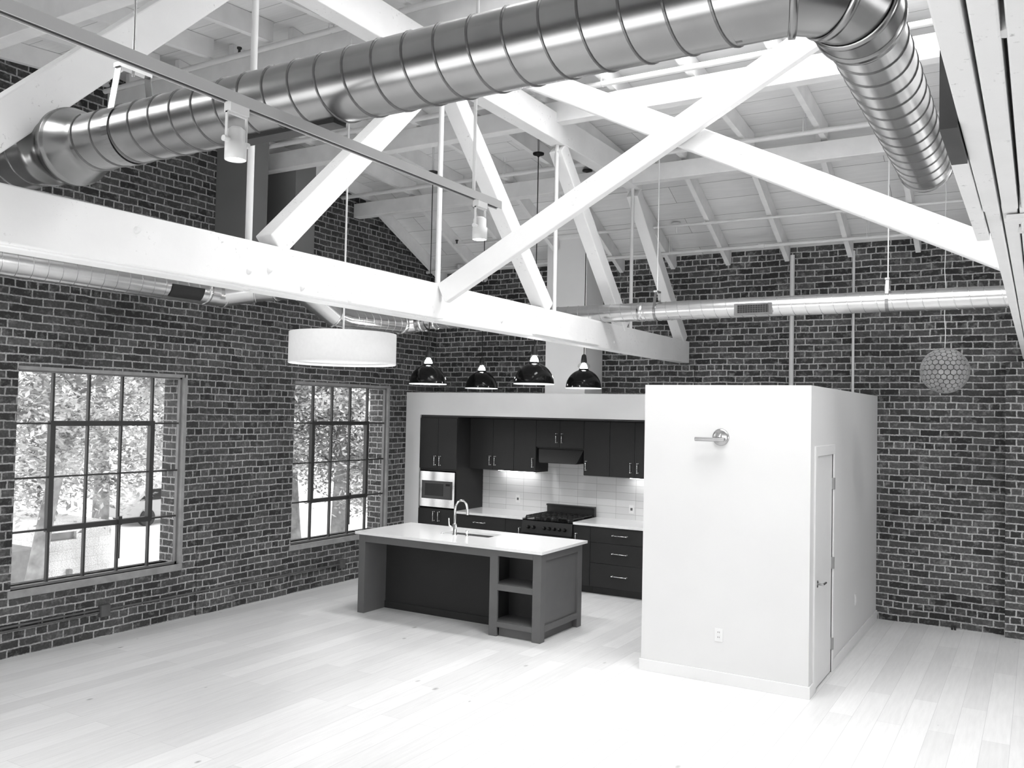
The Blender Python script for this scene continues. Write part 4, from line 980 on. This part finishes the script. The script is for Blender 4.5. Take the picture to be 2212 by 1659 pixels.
gn = [(FX, FY, tz1 + 0.12), (FX, FY, tz1 + 0.29)]
for k in range(1, 13):
    a = PI - k * PI / 12 * 0.94; gn.append((FX + 0.02 * (1 + math.cos(a)), FY + 0.095 * (1 + math.cos(a)), tz1 + 0.29 + 0.105 * math.sin(a)))
gn.append((gn[-1][0] + 0.002, gn[-1][1] + 0.006, gn[-1][2] - 0.05))
MB().tube(gn, 0.0135, 14).build('spout', 'chrome', r)
e0 = Vector(gn[-1]); MB().tube([e0 + Vector((0, 0, 0.03)), e0 + Vector((0.001, 0.004, -0.04))], 0.018, 16).build('spray_head', 'chrome', r)
MB().tube([(FX - 0.02, FY, tz1 + 0.075), (FX - 0.075, FY - 0.005, tz1 + 0.105), (FX - 0.085, FY - 0.005, tz1 + 0.19)], 0.008, 10).build('lever', 'chrome', r)
tag(MB().lathe([(0.02, 0.0), (0.02, 0.012), (0.014, 0.016), (0.014, 0.05), (0.02, 0.052), (0.02, 0.066), (0.0, 0.07)], (-5.665, 8.53, tz1), 20).build('air_gap', 'chrome'), 'short chrome cap beside the faucet on the island', 'tap')
tag(MB().lathe([(0.014, 0.0), (0.014, 0.008), (0.0, 0.012)], (-6.02, 8.535, tz1), 16).build('button', 'chrome'), 'small chrome button at the far left of the island sink', 'button')

# ------------------------------------------------------------------ outside
GZ0 = -2.2
struct(MB().box(-90, XL - 0.36, -25, 110, GZ0 - 0.1, GZ0).build('ground', 'outground'), 'bright paving outside the windows', 'ground')
r = thing('building', 'low white brick building across the street beyond the near window', 'building', (-19, 8, GZ0))
MB().box(-22, -17.0, 10.3, 11.9, GZ0, -0.40).box(-22, -17.0, 10.3, 11.9, -0.24, -0.1).box(-22, -17.06, 10.3, 10.55, -0.4, -0.24).box(-22, -17.0, 11.1, 11.9, -0.4, -0.24).build('wall', 'outwall', r)
MB().box(-17.2, -17.1, 10.5, 11.15, -0.40, -0.24).build('window_band', 'outdark', r)
MB().box(-22, -16.95, 2.0, 10.3, GZ0, -0.5).build('side_wing', 'concrete', r)
MB().box(-17.0, -16.92, 10.42, 10.48, GZ0, -0.5).build('downpipe', 'conduit', r)
MB().box(-17.0, -16.9, 10.9, 10.98, GZ0, -1.0).build('bollard', 'concrete', r)
def tree(x, y, h, cr, label, trunk_r=0.2, lean=(0, 0), seed=1, nleaf=2600, zlow=0.35, fork=True):
    rnd = random.Random(seed)
    t = thing('tree', label, 'tree', (x, y, GZ0), 'trees outside the windows')
    mb = MB(); top = Vector((x + lean[0], y + lean[1], GZ0 + h * 0.62))
    base = Vector((x, y, GZ0))
    mid = base.lerp(top, 0.5) + Vector((rnd.uniform(-.15, .15), rnd.uniform(-.15, .15), 0))
    mb.tube([base, base.lerp(mid, 0.5), mid, mid.lerp(top, 0.5), top], [trunk_r * 1.25, trunk_r, trunk_r * 0.9, trunk_r * 0.75, trunk_r * 0.5], 12)
    tips = [top]
    for k in range(9):
        a = rnd.uniform(0, 2 * PI); s = base.lerp(top, rnd.uniform(0.5, 1.0)); L = cr * rnd.uniform(0.55, 0.95)
        e = s + Vector((math.cos(a) * L, math.sin(a) * L, rnd.uniform(0.1, 0.9) * L))
        mb.tube([s, s.lerp(e, 0.5) + Vector((0, 0, 0.15 * L)), e], [trunk_r * 0.3, trunk_r * 0.2, trunk_r * 0.08], 8); tips.append(e); tips.append(s.lerp(e, 0.6))
    mb.build('trunk', 'bark', t)
    lf = MB(); c = Vector((x + lean[0] * 1.1, y + lean[1] * 1.1, GZ0 + h * (zlow + 1) / 2 + 0.2))
    clumps = []
    for k in range(60):
        while True:
            p = Vector((rnd.uniform(-1, 1), rnd.uniform(-1, 1), rnd.uniform(-1, 1)))
            if 0.25 < p.length < 1: break
        clumps.append(c + Vector((p.x * cr, p.y * cr, p.z * h * (1 - zlow) / 2)))
    for k in range(nleaf * 3):
        q = rnd.choice(clumps) + Vector((rnd.gauss(0, 0.3), rnd.gauss(0, 0.3), rnd.gauss(0, 0.22))) * (cr / 2.2)
        a = Vector((rnd.gauss(0, 1), rnd.gauss(0, 1), rnd.gauss(0, 0.5))).normalized(); n = Vector((rnd.gauss(0, 0.6), rnd.gauss(0, 0.6), 1)).normalized()
        b = n.cross(a).normalized(); s = rnd.uniform(0.045, 0.09)
        lf.face([q - a * s, q + b * s * 0.45, q + a * s, q - b * s * 0.45])
    lf.build('foliage', 'leaf', t)
tree(-15.6, 9.15, 8.2, 2.5, 'leaning street tree with a bare trunk at the left of the near window', 0.15, (0.1, 0.9), 3, 7000, 0.25)
tree(-19.5, 13.3, 8.6, 3.0, 'leafy street tree filling the middle of the near window', 0.2, (0.3, -0.3), 5, 8500, 0.22)
tree(-18.6, 15.6, 8.6, 2.5, 'leafy street tree towards the right of the near window', 0.18, (0, 0.2), 8, 6500, 0.34)
tree(-16.0, 17.9, 8.8, 2.7, 'thick-trunked tree in the middle of the window by the kitchen', 0.24, (0.1, 0.1), 11, 8500, 0.17)
tree(-17.6, 18.0, 8.6, 2.6, 'tree with a pale slanting trunk at the left of the window by the kitchen', 0.20, (-0.1, -0.5), 12, 7500, 0.17)
tree(-14.6, 17.6, 7.6, 1.7, 'small leafy tree at the right of the window by the kitchen', 0.12, (0, 0.4), 15, 5000, 0.17)
r = thing('car', 'dark car parked far beyond the right side of the near window', 'car', (-29.0, 23.0, GZ0))
MB().prism([(20.9, GZ0 + 0.3), (24.9, GZ0 + 0.3), (24.9, GZ0 + 0.85), (23.9, GZ0 + 0.95), (23.2, GZ0 + 1.45), (21.8, GZ0 + 1.45), (21.1, GZ0 + 0.95), (20.9, GZ0 + 0.8)], 'x', -30.6, -28.9).build('body', 'carpaint', r, 0.08)
MB().prism([(21.35, GZ0 + 0.97), (23.7, GZ0 + 0.97), (23.15, GZ0 + 1.38), (21.85, GZ0 + 1.38)], 'x', -30.62, -28.88).build('glass', 'black', r)
for y in (21.7, 24.1):
    for x in (-30.55, -29.05): MB().cyl((x, y, GZ0 + 0.32), (x + 0.2, y, GZ0 + 0.32), 0.32, 24).build('wheel', 'blackmatt', r)
